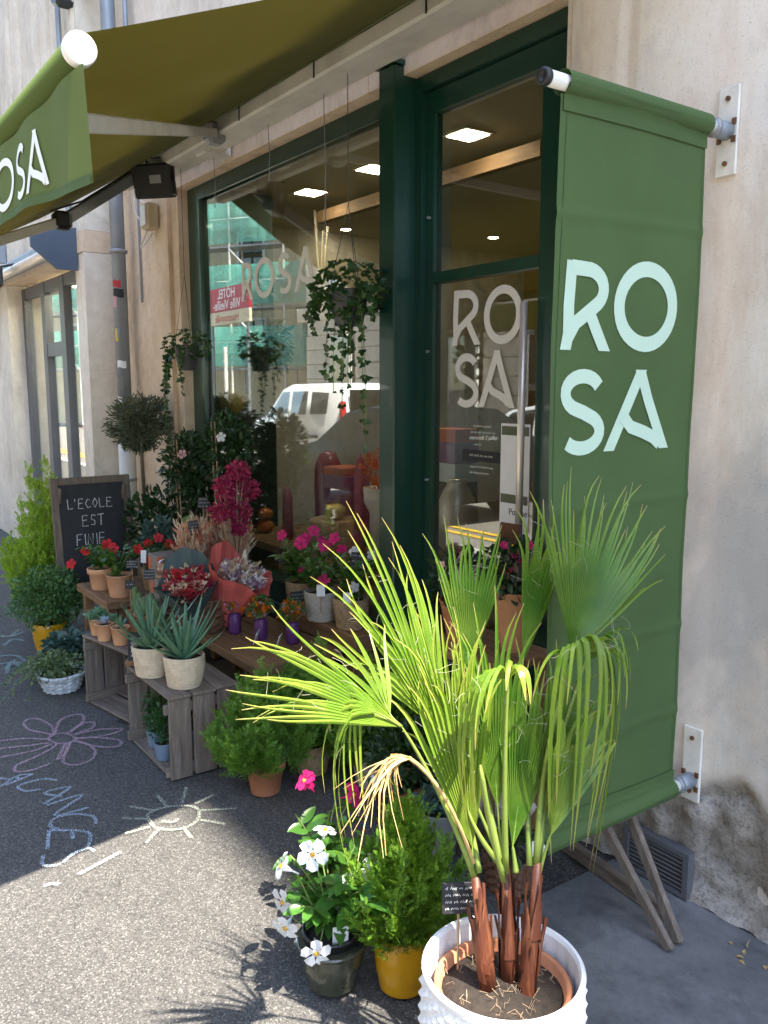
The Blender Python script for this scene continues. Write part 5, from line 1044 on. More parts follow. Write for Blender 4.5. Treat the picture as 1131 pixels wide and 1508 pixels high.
pot(wb, .125, .085, .095, 'wicker_w', 'wicker'); MB().tube([(.13 * math.cos(R(a)), .13 * math.sin(R(a)), .097 + .003 * math.sin(a * .7)) for a in range(0, 361, 10)], .009, 8).build('rim', 'wicker_w', wb, True, local=True)
mb = MB(); bush(mb, (-.02, -.03, .13), (.15, .15, .06), 700, .026, .018, .1, .2)
for i in range(16):
    a = U(2.6, 5.2); pts = bez((.08 * math.cos(a), .08 * math.sin(a), .12), (.2 * math.cos(a), .2 * math.sin(a), .17), (U(.2, .33) * math.cos(a), U(.2, .33) * math.sin(a), U(.01, .07)), 12)
    for p in pts: 
        for _ in range(3): mb.leaf(p + rv() * .008, rv() + Vector((math.cos(a), math.sin(a), 0)), (0, 0, 1), U(.012, .024), U(.009, .016))
mb.build('foliage', 'L_trail', wb, local=True, stuff=True)
bd = thing('chalkboard', (-5.35, -.63, 0), "black chalkboard easel in a brown wooden frame reading L'ECOLE EST FINIE", 'chalkboard')
rx = Matrix.Rotation(R(-7), 3, 'Y')
def BP(u, v, o=0): return Vector((-5.33, -.63, .42)) + rx @ Vector((.012 + o, u, v - .42))
mb = MB(); rot = rx
MB().bbox(BP(0, .66, -.012), (.012, .43, .70), .002, rx).build('board', 'slate', bd)
for s in (-1, 1): MB().bbox(BP(s * .225, .53, -.01), (.028, .045, 1.03), .004, rx).build('frame', 'frame_wood', bd); MB().bar((-5.36, -.63 + s * .20, .98), (-5.72, -.63 + s * .20, .01), .03, .02, (0, 1, 0)).build('rear_leg', 'frame_wood', bd)
for v in (1.022, .30): MB().bbox(BP(0, v, -.01), (.027, .404, .045), .004, rx).build('frame', 'frame_wood', bd)
CHK = dict(L=[[(0, 1), (.05, 0), (.55, .08)]], E=[[(.6, .95), (.08, 1), (0, 0), (.62, .02)], [(.04, .5), (.5, .55)]], C=[[(.6, .85), (.3, .95), (.02, .5), (.25, .05), (.6, .15)]], O=[[(.3, 1), (.02, .5), (.3, 0), (.6, .5), (.3, 1)]], S=[[(.58, .9), (.2, .95), (.1, .6), (.5, .4), (.45, .05), (.05, .1)]], T=[[(0, .95), (.65, 1)], [(.34, .97), (.3, 0)]], F=[[(.6, .98), (.06, 1), (0, 0)], [(.04, .52), (.45, .55)]], I=[[(.1, 1), (.08, 0)]], N=[[(0, 0), (.05, 1), (.5, 0), (.58, 1)]])
CHK["'"] = [[(.05, 1.1), (.0, .8)]]
lt = MB()
for txt, u, v, hgt in (("L'ECOLE", -.155, .845, .062), ('EST', -.075, .735, .068), ('FINIE', -.12, .615, .07)):
    for ch in txt:
        for s in CHK[ch]: ribbon(lt, [(u + q[0] * hgt * .85 + U(-.002, .002), v + q[1] * hgt + U(-.002, .002)) for q in s], .0055, lambda a, b: BP(a, b, .0065))
        u += hgt * (.28 if ch in "'I" else .72)
lt.build('lettering', 'chalk', bd)

# ------------------------------------------------------------------ benches
def bench(name, x0, x1, y0, y1, z, label, n=3, t=.045, legs=True):
    r = thing(name, ((x0 + x1) / 2, (y0 + y1) / 2, 0), label, 'bench'); d = (y1 - y0) / n
    for k in range(n): MB().bbox(((x0 + x1) / 2 + U(-.004, .004), y0 + d * (k + .5), z - t / 2), (x1 - x0, d - .005, t), .006).build('plank', 'bench', r)
    for x in (x0 + .06, x1 - .06):
        for y in (y0 + .05, y1 - .05): MB().bbox((x, y, (z - t) / 2), (.05, .05, z - t - .002), .004).build('leg', 'bench_z', r)
        MB().bbox((x, (y0 + y1) / 2, z - t - .04), (.03, y1 - y0 - .16, .06), .004).build('rail', 'bench', r)
    return r
bench('display_bench', -5.02, -4.46, -.855, -.15, .45, 'brown wooden bench under the red flowering pots', 4)
bench('display_bench', -4.25, -3.16, -.62, -.17, .40, 'long low brown bench carrying the wicker basket and purple vases', 3)
bm = thing('timber_step', (-3.5, -.05, 0), 'thick timber step along the window under the rope pots', 'bench')
MB().bbox((-3.44, -.07, .435), (.72, .19, .09), .008).build('beam', 'bench', bm)
for x in (-3.75, -3.14): MB().bbox((x, -.07, .195), (.08, .17, .388), .005).build('support', 'bench_z', bm)
# red mandevillas
for i, (x, y, m, sty, lab, fl) in enumerate((
    (-4.80, -.77, 'terra_pale', 'terra', 'red flowering mandevilla in a ridged terracotta pot near the chalkboard', ((.06, -.10, .24), (.02, -.17, .17), (.08, .02, .27))),
    (-4.57, -.74, 'terra_pale', 'plain', 'red flowering mandevilla in a smooth terracotta pot at the bench edge', ((-.02, -.02, .27), (.04, .10, .26), (.07, .13, .20))),
    (-4.62, -.52, 'pine', 'rope', 'red flowering mandevilla in a turned wooden pot beside the orange box', ((.05, -.05, .28), (.03, .02, .30), (.08, .06, .27), (.06, .10, .25))))):
    r = thing('red_mandevilla', (x, y, .45), lab, 'potted plant', 'red flowering pots on the bench'); pot(r, .072, .055, .125, m, sty, lip=.003)
    mandevilla(r, .11, .18, .12, 12, 190, .05, 'L_mandev', False, [Vector(q) for q in fl], 'red', .030, len(fl), Vector((.8, -.5, .3)))
price_tag((-4.47, -.70, .52), .065, .045, .10, 'black slate price tag before the red flowering pots', lines=3); price_tag((-4.48, -.63, .57), .03, .07, .07, 'narrow pale plant label in the red mandevilla pot', (.8, -.4, .3), 'card', 0)
price_tag((-4.50, -.40, .45), .05, .06, .33, 'black slate price tag on a thick stick behind the red flowers', lines=2)
# hedge of greenery behind the bench
sg = thing('dark_shrub', (-5.22, -.28, .0), 'dark glossy leaved shrub in a grey pot between chalkboard and window', 'potted plant'); pot(sg, .11, .09, .52, 'plast')
mb = MB(); bush(mb, (0, 0, .72), (.19, .19, .22), 700, .055, .03, .3, .3); mb.build('foliage', 'L_dark', sg, local=True, stuff=True)
bg_ = thing('blue_leaved_plant', (-5.14, -.45, .45), 'blue green leaved plant beside the chalkboard frame', 'potted plant'); pot(bg_, .06, .05, .10, 'plast'); mb = MB(); bush(mb, (0, 0, .22), (.11, .11, .13), 300, .045, .03, .3, .3); mb.build('foliage', 'L_grey', bg_, local=True, stuff=True); bg_.location.x = -4.93; bg_.location.y = -.36
ol = thing('olive_tree', (-5.60, -.22, 0), 'small grey leaved olive tree with a round crown beside the drainpipe', 'potted tree'); pot(ol, .11, .09, .2, 'terra', 'terra')
MB().tube([(0, 0, .15), (.01, .0, .5), (-.008, .01, .85), (.0, .0, 1.15), (.01, .02, 1.4)], [.016, .014, .013, .012, .005], 9).build('trunk', 'bark', ol, True, local=True)
mb = MB(); tw = MB()
for i in range(60):
    v = rv(); v.z = v.z * .8 + .15; e = Vector((0, 0, 1.33)) + Vector((v.x * .20, v.y * .20, v.z * .20)); pts = bez((0, 0, U(1.12, 1.3)), Vector((v.x * .1, v.y * .1, 1.33 + v.z * .12)), e, 7); tw.tube(pts, .003, 4, False)
    for p in pts[2:]:
        for _ in range(15): mb.leaf(p + rv() * .03, v + rv() * .9, rv(), U(.03, .05), .010, .2, .05)
mb.build('crown', 'L_olive', ol, local=True, stuff=True); tw.build('branches', 'bark', ol, local=True)
for (x, y, z, rad, n, lab, pz) in ((-4.98, -.12, 1.10, (.22, .16, .22), 1500, 'dark jasmine bush with a pale pink bloom left of the dried hydrangeas', .45), (-4.55, -.06, 1.22, (.20, .12, .22), 1300, 'tall dark leafy bush standing against the window glass', .45)):
    r = thing('dark_bush', (x, y - .02, 0), lab, 'potted plant', 'dark bushes against the window'); pot(r, .10, .085, .24, 'plast'); MB().tube([(0, 0, .2), (.01, .0, z)], .012, 7).build('trunk', 'bark', r, local=True)
    mb = MB(); bush(mb, (0, 0, z), rad, n, .045, .022, .2, .25); bush(mb, (0, 0, z - .38), (.12, .09, .22), 420, .04, .02, .2, .3); mb.build('foliage', 'L_dark', r, local=True, stuff=True)
    for k in range(2): MB().tube([(.05 * k, -.08, z - .4), (.05 * k + .01, -.10, z + .18)], .004, 6).build('cane', 'twig', r, local=True)
    flower(r, 'pale' if x < -4.7 else 'white', (.14, -.10, .10 + z), (.6, -.6, .3), .03)

# ------------------------------------------------------------------ gift boxes, dried flowers, bouquets
for (x, y, z, w, h, lab) in ((-4.36, -.56, .405, .13, .30, 'grey gift box with orange printed edge beside the dried flowers'), (-4.30, -.42, .405, .12, .42, 'taller grey gift box with orange edge behind the bouquets'), (-4.24, -.60, .402, .12, .20, 'low grey gift box with a clear dome on top')):
    r = thing('gift_box', (x, y, z), lab, 'box', 'boxes stacked beside the basket'); MB().bbox((0, 0, h / 2), (w, w, h), .003).build('carton', 'grey_card', r, local=True)
    MB().bbox((w / 2 + .001, -w / 2 + .018, h - .05), (.003, .03, .09), .0005).build('print', 'orange_card', r, local=True); MB().bbox((-w * .25, -w / 2 - .001, h - .05), (w * .25, .003, .06), .0005).build('print', 'orange_card', r, local=True)
mo = thing('moss_pot', (-4.30, -.42, .826), 'terracotta bowl with a mound of green moss on the gift box', 'potted plant'); pot(mo, .05, .04, .045, 'terra_pale'); MB().lathe([(.046, .036)] + [(.05 * math.cos(R(a)), .04 + .045 * math.sin(R(a))) for a in range(0, 90, 15)] + [(.001, .086)], 22, (0, 0, 0), lambda r, z, a: r * (1 + .06 * math.sin(a * 5 + z * 90))).build('moss', 'moss', mo, True, local=True)
gd = thing('glass_dome', (-4.24, -.60, .603), 'clear glass dome with dried grass on the low gift box', 'dome'); MB().lathe([(.045, 0), (.047, .05)] + [(.047 * math.cos(R(a)), .05 + .047 * math.sin(R(a))) for a in range(10, 90, 16)] + [(.001, .098)], 24).build('cloche', 'glass', gd, True, local=True); MB().lathe([(.05, -.0), (.05, .008), (.001, .009)], 24).build('base', 'pine', gd, True, local=True)
q = MB(); [q.blade((U(-.015, .015), U(-.015, .015), .008), Vector((0, 0, 1)) + rv() * .25, rv(), U(.04, .07), .006) for _ in range(30)]; q.build('grass', 'cream', gd, local=True)
for (x, y, z, n, mats, lab, hh) in ((-4.13, -.47, .403, 150, ('cream', 'salmon'), 'bunch of dried cream and salmon grasses standing behind the bouquets', .50), (-4.10, -.28, .403, 120, ('salmon', 'cream'), 'bunch of dried orange and cream stems beside the dried hydrangeas', .56)):
    r = thing('dried_grasses', (x, y, z), lab, 'dried flowers', 'dried grass bunches'); pot(r, .06, .05, .2, 'plast', soil=False)
    for j, m in enumerate(mats):
        mb = MB()
        for i in range(n):
            a = U(0, 6.28); e = U(0, .12); p0 = Vector((U(-.03, .03), U(-.03, .03), .1)); p1 = Vector((e * math.cos(a), e * math.sin(a), hh * U(.65, 1.05))); d = p1 - p0; mb.blade(p0, d, rv(), d.length, .003)
            for k in range(7): mb.blade(p0 + d * U(.68, .97), d.normalized() + rv() * .45, rv(), U(.03, .06), .008)
        mb.build('stems', m, r, local=True, stuff=True)
price_tag((-4.08, -.50, .72), .055, .075, .12, 'black slate tag with white writing among the dried grasses', lines=4, roll=8); price_tag((-4.18, -.40, .80), .055, .06, .16, 'round topped slate tag behind the dried grasses', lines=3)
hy = thing('dried_hydrangea', (-3.98, -.31, .403), 'tall bunch of dried dark pink hydrangea heads on bare stems', 'dried flowers'); pot(hy, .055, .045, .22, 'plast', soil=False)
for (y, z, rr) in ((.005, .765, .078), (-.065, .69, .072), (.075, .665, .070), (-.085, .565, .070), (.02, .56, .078), (.01, .475, .058), (-.035, .63, .06)):
    c = Vector((U(-.03, .04), y, z)); hm = MB(); rr *= .82
    for k in range(330):
        v = rv(); k2 = rr * U(.45, 1.0) * (1 + .2 * mnoise.noise(v * 3 + c * 9)); hm.leaf(c + Vector((v.x, v.y, v.z * .85)) * k2, v + rv() * .9, v + rv() * .5, U(.016, .026), U(.012, .018), .3, .1)
    hd = hm.build('flower_head', 'hyd', hy, local=True); MB().tube(bez((0, 0, .15), (c.x * .2, c.y * .15, .36), c, 7), .0035, 5, False).build('stem', 'twig', hd, local=True)
    for _ in range(4): e = c + rv() * rr * .7; MB().tube(bez((c.x * .3, c.y * .3, .34), (c.x * .7, c.y * .7, (c.z + .3) / 2), e, 5), .0022, 4, False).build('stem', 'twig', hd, local=True)
bk = thing('bouquet_basket', (-3.88, -.56, .402), 'dark wicker basket holding two paper wrapped bouquets', 'basket'); pot(bk, .175, .135, .17, 'wicker', 'wicker', False)
for a_, z_ in ((.178, .172), (.172, .10)): MB().tube([(a_ * math.cos(R(a)), a_ * math.sin(R(a)), z_ + .004 * math.sin(a * .5)) for a in range(0, 361, 8)], .008, 7).build('rim', 'wicker', bk, True, local=True)
def bouquet(base, axis, L, rad, paper, fl, label, seed):
    random.seed(seed); r = thing('wrapped_bouquet', base, label, 'bouquet', 'bouquets in the basket'); d = Vector(axis).normalized(); s = d.cross(Vector((0, 0, 1))).normalized(); n = s.cross(d)
    mb = MB(); rows = []
    for i in range(9):
        t = i / 8; row = []
        for k in range(33):
            a = 2 * math.pi * k / 32; rr = .03 + (rad - .03) * t ** 1.05; rr *= 1 + .06 * math.sin(a * 5 + seed) * t + .04 * math.sin(a * 11) * t
            tall = L * t * (1 + .30 * max(0, math.sin(a)) * t) + .03 * t * math.sin(a * 3 + seed); row.append(d * tall + (s * math.cos(a) + n * math.sin(a)) * rr)
        rows.append(row)
    mb.grid(rows); mb.build('wrapping', paper, r, False, local=True)
    for m, cnt, hgt in fl:
        q = MB()
        for i in range(cnt):
            a = U(0, 6.28); e = rad * .72 * math.sqrt(random.random()); p0 = d * L * .3; p1 = d * L * U(.86, 1.05 + hgt) + (s * math.cos(a) + n * math.sin(a)) * e; dd = p1 - p0; q.blade(p0, dd, rv(), dd.length, .002)
            for k in range(9): q.leaf(p1 + rv() * .012, dd.normalized() + rv() * .8, rv(), U(.012, .03), U(.006, .013), .2, .1)
        q.build('flowers', m, r, local=True, stuff=True)
    return r
bouquet((-3.84, -.615, .425), (.30, -.22, .9), .27, .150, 'teal_paper', (('redp', 70, .05), ('red', 8, .05), ('cream', 30, .12), ('hyd', 20, .05)), 'bouquet of dried red flowers wrapped in dark slate green paper', 4)
bouquet((-3.80, -.475, .425), (.30, .20, .9), .28, .165, 'coral_paper', (('cream', 60, .12), ('lilac', 45, .05), ('whitep', 25, .08)), 'bouquet of pale dried flowers wrapped in coral red paper', 9); random.seed(33)
# purple vases with orange and blue posies
for i, (x, y, lab) in enumerate(((-3.70, -.46, 'posy of orange flowers in a purple vase beside the wicker basket'), (-3.54, -.40, 'posy of orange and yellow flowers in a purple vase with a white card'), (-3.39, -.31, 'posy of orange and blue flowers in a purple vase by the rope pot'))):
    r = thing('posy_vase', (x, y, .4005), lab, 'vase', 'posies in purple vases'); MB().lathe([(.030, 0), (.033, .01), (.033, .085), (.028, .10), (.022, .105)], 20).build('vase', 'purple', r, True, local=True)
    for m, cnt, sz in (('orange', 16, .03), ('L_bush', 50, .03), ('throat', 22, .012), ('lilac', 12, .02)):
        q = MB()
        for _ in range(cnt):
            v = rv(); v.z = abs(v.z); c = Vector((0, 0, .13)) + Vector((v.x * .058, v.y * .058, v.z * .075)); q.tube([(0, 0, .09), c], .001, 3, False)
            for _ in range(10 if m == 'orange' else 5): q.leaf(c, v + rv() * .8, v, sz * U(.5, .8), sz * .4, .2, .1)
        q.build('flowers', m, r, local=True, stuff=True)
for x, y, lab in ((-3.47, -.46, 'pale blue card leaning on the bench before the purple vases'), (-3.36, -.40, 'white printed card leaning against the right purple vase')):
    r = thing('gift_card', (x, y, .402), lab, 'card'); mt = Matrix.Rotation(R(-40), 3, 'Z') @ Matrix.Rotation(R(-18), 3, 'X'); MB().bbox((0, 0, .032), (.062, .003, .062), .0005, mt).build('card', 'card', r, local=True); q = MB(); scribble(q, lambda u, v: Vector((0, 0, .032)) + mt @ Vector((u, -.0022, v)), .055, .05, 3, .0014); q.build('lettering', 'lilac', r, local=True)
# rope pots on the timber step
for (x, y, m, lab, n, kinds) in ((-3.42, -.13, 'rope_grey', 'pink flowering mandevilla in a pale grey rope pot by the window', 210, 'pink'), (-3.22, -.09, 'rope_dark', 'white flowering mandevilla in a brown seagrass pot by the green post', 170, 'white'), (-3.66, -.10, 'rope_dark', 'dark leaved mandevilla behind the purple vases', 170, 'pink')):
    r = thing('rope_pot_mandevilla', (x, y, .4805), lab, 'potted plant', 'mandevillas along the window'); pot(r, .082, .066, .145, m, 'rope')
    mandevilla(r, .12, .24, .14, 13, n, .065, 'L_mandev', False, [Vector(v) for v in ((.07, -.03, .21), (.0, .02, .36), (.03, .10, .34), (-.04, -.09, .38), (.04, .05, .40))], kinds, .030, 5 if kinds == 'pink' else 3, Vector((.8, -.6, .2)))
price_tag((-3.335, -.185, .56), .04, .055, .06, 'narrow white plant label at the rim of the grey rope pot', (.8, -.5, .2), 'card', 0); price_tag((-3.155, -.155, .56), .034, .05, .06, 'white swing label at the rim of the seagrass pot', (.8, -.5, .2), 'card', 0)
price_tag((-3.17, -.08, .59), .075, .085, .17, 'black slate tag with white writing above the seagrass pot', (.8, -.55, .1), 'slate', 3, -6); price_tag((-3.55, -.19, .485), .065, .085, .03, 'black slate plaque with white writing behind the purple vases', (.8, -.5, .2), 'slate', 4, 5)

# ------------------------------------------------------------------ hanging ivy
def ivyleaf(mb, p, d, n, s):
    p = Vector(p); d = Vector(d).normalized(); r = d.cross(Vector(n))
    if r.length < 1e-3: r = d.cross(Vector((.2, .9, .4)))
    r.normalize(); k = r.cross(d); out = ((0, 0), (.10, .42), (.34, .50), (.48, .26), (.72, .22), (1.0, 0), (.72, -.22), (.48, -.26), (.34, -.50), (.10, -.42))
    c = p + d * s * .4 - k * s * .07; mb.add([c] + [p + d * s * a + r * s * b for a, b in out], [(0, i + 1, (i + 1) % 10 + 1) for i in range(10)])
def ivy(loc, wire_to, label, n, spread, strands, seed, size=.034, potr=.085, mat='plast', crown=(.17, .14, .12)):
    random.seed(seed); r = thing('hanging_ivy', loc, label, 'hanging plant', 'ivy pots hung before the glass'); pot(r, potr, potr * .72, .15, mat)
    h = wire_to - loc[2]; MB().tube([(0, 0, .15 + h * .35), (0, 0, h)], .0018, 5).build('wire', 'black', r, local=True)
    for k in range(3): a = k * 2.1; MB().tube([(potr * .95 * math.cos(a), potr * .95 * math.sin(a), .148), (0, 0, .15 + h * .35)], .0015, 5).build('wire', 'black', r, local=True)
    mb = MB()
    for i in range(n):
        v = rv(); p = Vector((v.x * crown[0], v.y * crown[1], .15 + v.z * crown[2])) * 1; p = Vector((p.x, p.y, p.z)); 
        if math.hypot(p.x, p.y) < potr * .9 and p.z < .14: continue
        ivyleaf(mb, p, Vector((v.x, v.y, -.3)) + rv() * .7, Vector((v.x, v.y, .6)) + rv() * .3, size * U(.6, 1.2))
    vs_ = MB()
    for (dx, dy, dz) in strands:
        pts = bez((dx * .3, dy * .3, .15), (dx * 1.0, dy * 1.0, .16), (dx, dy, dz), 16); vs_.tube(pts, .0015, 4, False)
        for p in pts[3:]:
            for _ in range(2): ivyleaf(mb, p, rv() + Vector((0, 0, -.6)), rv() * .5 + Vector((.5, -.6, .2)), size * U(.5, 1.1))
    mb.build('foliage', 'L_ivy', r, local=True, stuff=True); vs_.build('stems', 'stem', r, local=True)
ivy((-3.10, -.17, 1.86), 2.88, 'large trailing ivy in a hanging pot before the green post', 330, .2, ((-.28, -.04, .05), (-.20, -.06, -.02), (-.02, -.07, -.28), (.05, -.07, -.34), (.03, -.05, -.20), (.10, -.06, -.25), (.22, -.03, .13), (.22, -.03, .02), (.18, -.05, -.40), (.20, -.05, -.52), (-.03, -.1, -.2), (.08, -.04, -.12)), 5, .036)
ivy((-4.93, -.15, 1.70), 2.88, 'small trailing ivy in a dark hanging pot beside the stone moulding', 190, .2, ((-.10, -.09, -.05), (-.14, -.08, -.22), (-.16, -.09, -.25), (-.14, -.10, -.12), (-.17, -.08, -.33), (.08, -.08, -.05), (.06, -.06, -.14)), 6, .034, .075, 'plast', (.14, .13, .10))
r = thing('hanging_fern', (-5.02, .40, 1.80), 'dark bushy plant hanging in a green pot inside the window', 'hanging plant'); pot(r, .11, .08, .13, 'green'); mb = MB(); bush(mb, (0, 0, .06), (.20, .18, .20), 900, .06, .02, -.5, .45); mb.build('foliage', 'L_dark', r, local=True, stuff=True); MB().tube([(0, 0, .13), (0, 0, 1.15)], .002, 5).build('wire', 'black', r, local=True); random.seed(41)
for i, (x0, z0, x1, z1) in enumerate(((-5.5, 2.74, -5.44, 2.1), (-5.44, 2.76, -5.42, 2.1), (-5.62, 2.9, -5.40, 2.05))):
    o = MB().tube(bez((x0, 1.18, z0), ((x0 + x1) / 2 - .02, 1.15, (z0 + z1) / 2), (x1, 1.12, z1), 8), .010, 6).build('hanging_rope', 'rope', None); tag(o, 'pale rope hanging from the wooden ceiling beam inside', 'rope', 'ropes hung from the ceiling beam')

# ------------------------------------------------------------------ window display inside
sh = thing('display_table', (-4.3, .5, 0), 'dark low display table just behind the window glass', 'table'); MB().bbox((-4.3, .52, .60), (1.9, .55, .05), .006).build('top', 'bench', sh)
for x in (-5.15, -3.45):
    for y in (.3, .74): MB().bbox((x, y, .317), (.06, .06, .513), .004).build('leg', 'bench_z', sh)
lo = thing('log_slice', (-4.20, .45, .626), 'pale slice of tree trunk on the window display table', 'log'); MB().lathe([(.16, 0), (.165, .02), (.16, .19), (.15, .20)], 28, (0, 0, 0), lambda r, z, a: r * (1 + .05 * math.sin(a * 3) + .02 * math.sin(a * 8))).build('wood', 'pine', lo, True, local=True)
def candle(x, y, z, r_, h, lab):
    r = thing('candle', (x, y, z), lab, 'candle', 'pink candles behind the glass'); MB().lathe([(r_, 0), (r_, h * .55), (r_ * .92, h * .8), (r_ * .6, h * .95), (r_ * .2, h)], 20).build('wax', 'pinkwax', r, True, local=True); MB().tube([(0, 0, h * .98), (.002, 0, h + .012)], .0015, 5).build('wick', 'black', r, local=True)
candle(-3.90, .42, .626, .035, .60, 'tall pink candle standing nearest the green post'); candle(-4.74, .42, .626, .035, .34, 'shorter pink candle near the orange pumpkins')
def gourd(x, y, z, r_, m, lab):
    r = thing('pumpkin', (x, y, z), lab, 'pumpkin', 'pumpkins in the window'); MB().lathe([(r_ * .3, 0)] + [(r_ * math.cos(R(a)), r_ * .78 + r_ * .78 * math.sin(R(a))) for a in range(-65, 86, 15)] + [(.004, r_ * 1.5)], 40, (0, 0, 0), lambda q, zz, a: q * (1 + .06 * math.cos(a * 10))).build('rind', m, r, True, local=True); MB().tube([(0, 0, r_ * 1.48), (.006, 0, r_ * 1.48 + .025)], [.007, .004], 6).build('stalk', 'twig', r, local=True)
gourd(-4.16, .42, .827, .062, 'gourd', 'small yellow pumpkin on the log slice'); gourd(-5.05, .42, .626, .055, 'pumpkin', 'lower of two small orange pumpkins inside the window'); gourd(-5.05, .42, .715, .05, 'pumpkin', 'upper of two small orange pumpkins inside the window'); gourd(-4.55, .5, .626, .07, 'gourd', 'yellow pumpkin on the display table beside the short candle')
bs = thing('lilac_box', (-4.36, .62, .626), 'lilac gift box with orange lid behind the log slice', 'box'); MB().bbox((0, 0, .22), (.22, .22, .44), .006).build('carton', 'lilacbox', bs, local=True); MB().bbox((0, 0, .465), (.20, .20, .05), .006).build('lid', 'orange_card', bs, local=True)
rl = thing('red_lantern', (-4.56, .62, .626), 'dark red rounded lantern beside the lilac box', 'lantern'); MB().lathe([(.06, 0), (.085, .05), (.09, .35), (.085, .48), (.05, .56), (.02, .57)], 24).build('body', 'redglass', rl, True, local=True)
bv = thing('flower_bowl', (-3.68, .40, .626), 'white bowl with orange flowers behind the glass near the post', 'bowl'); MB().lathe([(.05, 0), (.055, .30), (.085, .36), (.09, .44), (.08, .44), (.05, .40)], 24).build('bowl', 'white', bv, True, local=True); q = MB(); bush(q, (0, 0, .52), (.10, .10, .12), 300, .03, .016, .3, .3); q.build('flowers', 'orange', bv, local=True, stuff=True)
yb = thing('yellow_hammock_pot', (-5.34, .30, 1.50), 'yellow felt scoop hanging inside the left edge of the window', 'planter'); q = MB(); q.grid([[(.20 * math.cos(R(a)) * (1 - .25 * t), -.06 + .18 * t, .10 - .16 * math.sin(math.pi * t) * (1 - .3 * abs(math.cos(R(a)))) - .05 * math.sin(R(a))) for a in range(0, 181, 15)] for t in (0, .25, .5, .75, 1)]); q.build('felt', 'yfelt', yb, True, local=True); MB().tube([(.19, 0, .08), (0, 0, 1.2)], .0015, 5).build('wire', 'black', yb, local=True); MB().tube([(-.19, 0, .08), (0, 0, 1.2)], .0015, 5).build('wire', 'black', yb, local=True)
# handwriting on the door glass that the photograph leaves unreadable
for x, z, w_ in ((-2.53, 1.443, .15), (-2.53, 1.418, .19), (-2.56, 1.369, .06), (-2.53, 1.324, .20), (-2.54, 1.278, .16), (-2.54, 1.253, .17)):
    q = MB(); scribble(q, lambda u, v, x=x, z=z: (x + u, .0985, z + v), w_, .05, 1, .0035); q.build('lettering', 'ink', dr)
# things just inside the door
dt = thing('door_table', (-3.38, .72, 0), 'dark counter block just inside the shop door', 'counter'); MB().bbox((-3.35, .72, .40), (.5, .4, .68), .01).build('cabinet', 'bench', dt)
gv = thing('silver_vase', (-3.30, .62, .741), 'bulging silver vase inside the door pane', 'vase'); MB().lathe([(.05, 0), (.09, .04), (.115, .14), (.11, .24), (.07, .33), (.05, .36), (.06, .39)], 28).build('vase', 'steel', gv, True, local=True)
sbx = thing('striped_bag', (-3.45, .72, .741), 'orange purple and white striped bag inside the door pane', 'bag'); [MB().span(-.11, .11, -.08, .08, z0, z1).build('stripe', m, sbx, local=True) for z0, z1, m in ((0, .36, 'brown_card'), (.362, .46, 'card'), (.462, .57, 'lilacbox'), (.572, .64, 'orange_card'))]
# ------------------------------------------------------------------ far side of the street (seen mirrored in the glass)
SB = thing('opposite_building', (-12, -12.5, 0), 'grey coursed stone building across the street mirrored in the glass', 'building')
cs = MB().bbox((0, 0, 0), (41.0, .30, .44), .02).mesh('stone_course', 'stone_grey')
MB().span(-24.5, 17, -21, -12.3, 0, 13.5).build('wall', 'stone_grey', SB)
wn_ = MB().bbox((0, 0, 0), (1.15, .10, 2.2), .02).mesh('window', 'white'); wp_ = MB().box((0, 0, 0), (.98, .02, 2.0)).mesh('pane', 'dglass'); ws_ = MB().bbox((0, 0, 0), (1.4, .2, .12), .02).mesh('sill', 'stone_grey')
for zf in (0.9, 4.6, 8.3):
    for k in range(14):
        x = -22.5 + k * 2.9; o = inst('window', wn_, SB, Vector((x, -12.02, zf + 1.2)) - SB.location); inst('pane', wp_, o, (0, .055, 0)); inst('sill', ws_, o, (0, .03, -1.18))
c2 = MB().bbox((0, 0, 0), (1.62, .22, .45), .02).mesh('stone_block', 'stone_grey'); c1 = MB().bbox((0, 0, 0), (2.88, .22, .45), .02).mesh('stone_block', 'stone_grey')
for i in range(12):
    z = .235 + .465 * i; inw = .9 < z + .2 < 3.4 or 4.4 < z + .2
    for k in range(14):
        x = -22.5 + k * 2.9
        if inw: inst('stone_block', c2, SB, Vector((x - 1.45, -12.22, z)) - SB.location)
        else: inst('stone_block', c1, SB, Vector((x - 1.45 + (.7 if i % 2 else 0), -12.22, z)) - SB.location)
SC = thing('scaffolded_building', (-31.5, -12.3, 0), 'cream building wrapped in green scaffold netting mirrored in the shop window', 'building')
A0, A1 = Vector((-25.0, -17.2, 0)), Vector((-39.5, -8.2, 0)); dirv = (A1 - A0).normalized(); nv = Vector((-dirv.y, dirv.x, 0)); nv = nv if nv.x > 0 else -nv; Ls = (A1 - A0).length
rs = Matrix((dirv, nv, Vector((0, 0, 1)))).transposed()
def sp(s, o, z): return A0 + dirv * s + nv * o + Vector((0, 0, z))
MB().box(sp(Ls / 2, -3, 7.5), (Ls, 6, 15), rs).build('wall', 'cream_wall', SC)
for zf in (3.4, 6.6, 9.8, 13):
    for k in range(6):
        o = MB().box(sp(1.6 + k * 2.8, .04, zf), (1.3, .12, 1.9), rs).build('window', 'white', SC); MB().box(sp(1.6 + k * 2.8, .11, zf), (1.05, .03, 1.65), rs).build('pane', 'cream_wall' if (k + int(zf)) % 3 == 0 else 'dglass', o)
scf = thing('scaffold', (-31.0, -11.6, 0), 'steel scaffold poles and decks with torn green net on the cream building', 'scaffold')
for k in range(8):
    for o_ in (.5, 1.4): MB().tube([sp(.3 + k * 2.35, o_, 0), sp(.3 + k * 2.35, o_, 14.5)], .045, 8).build('pole', 'offwhite', scf)
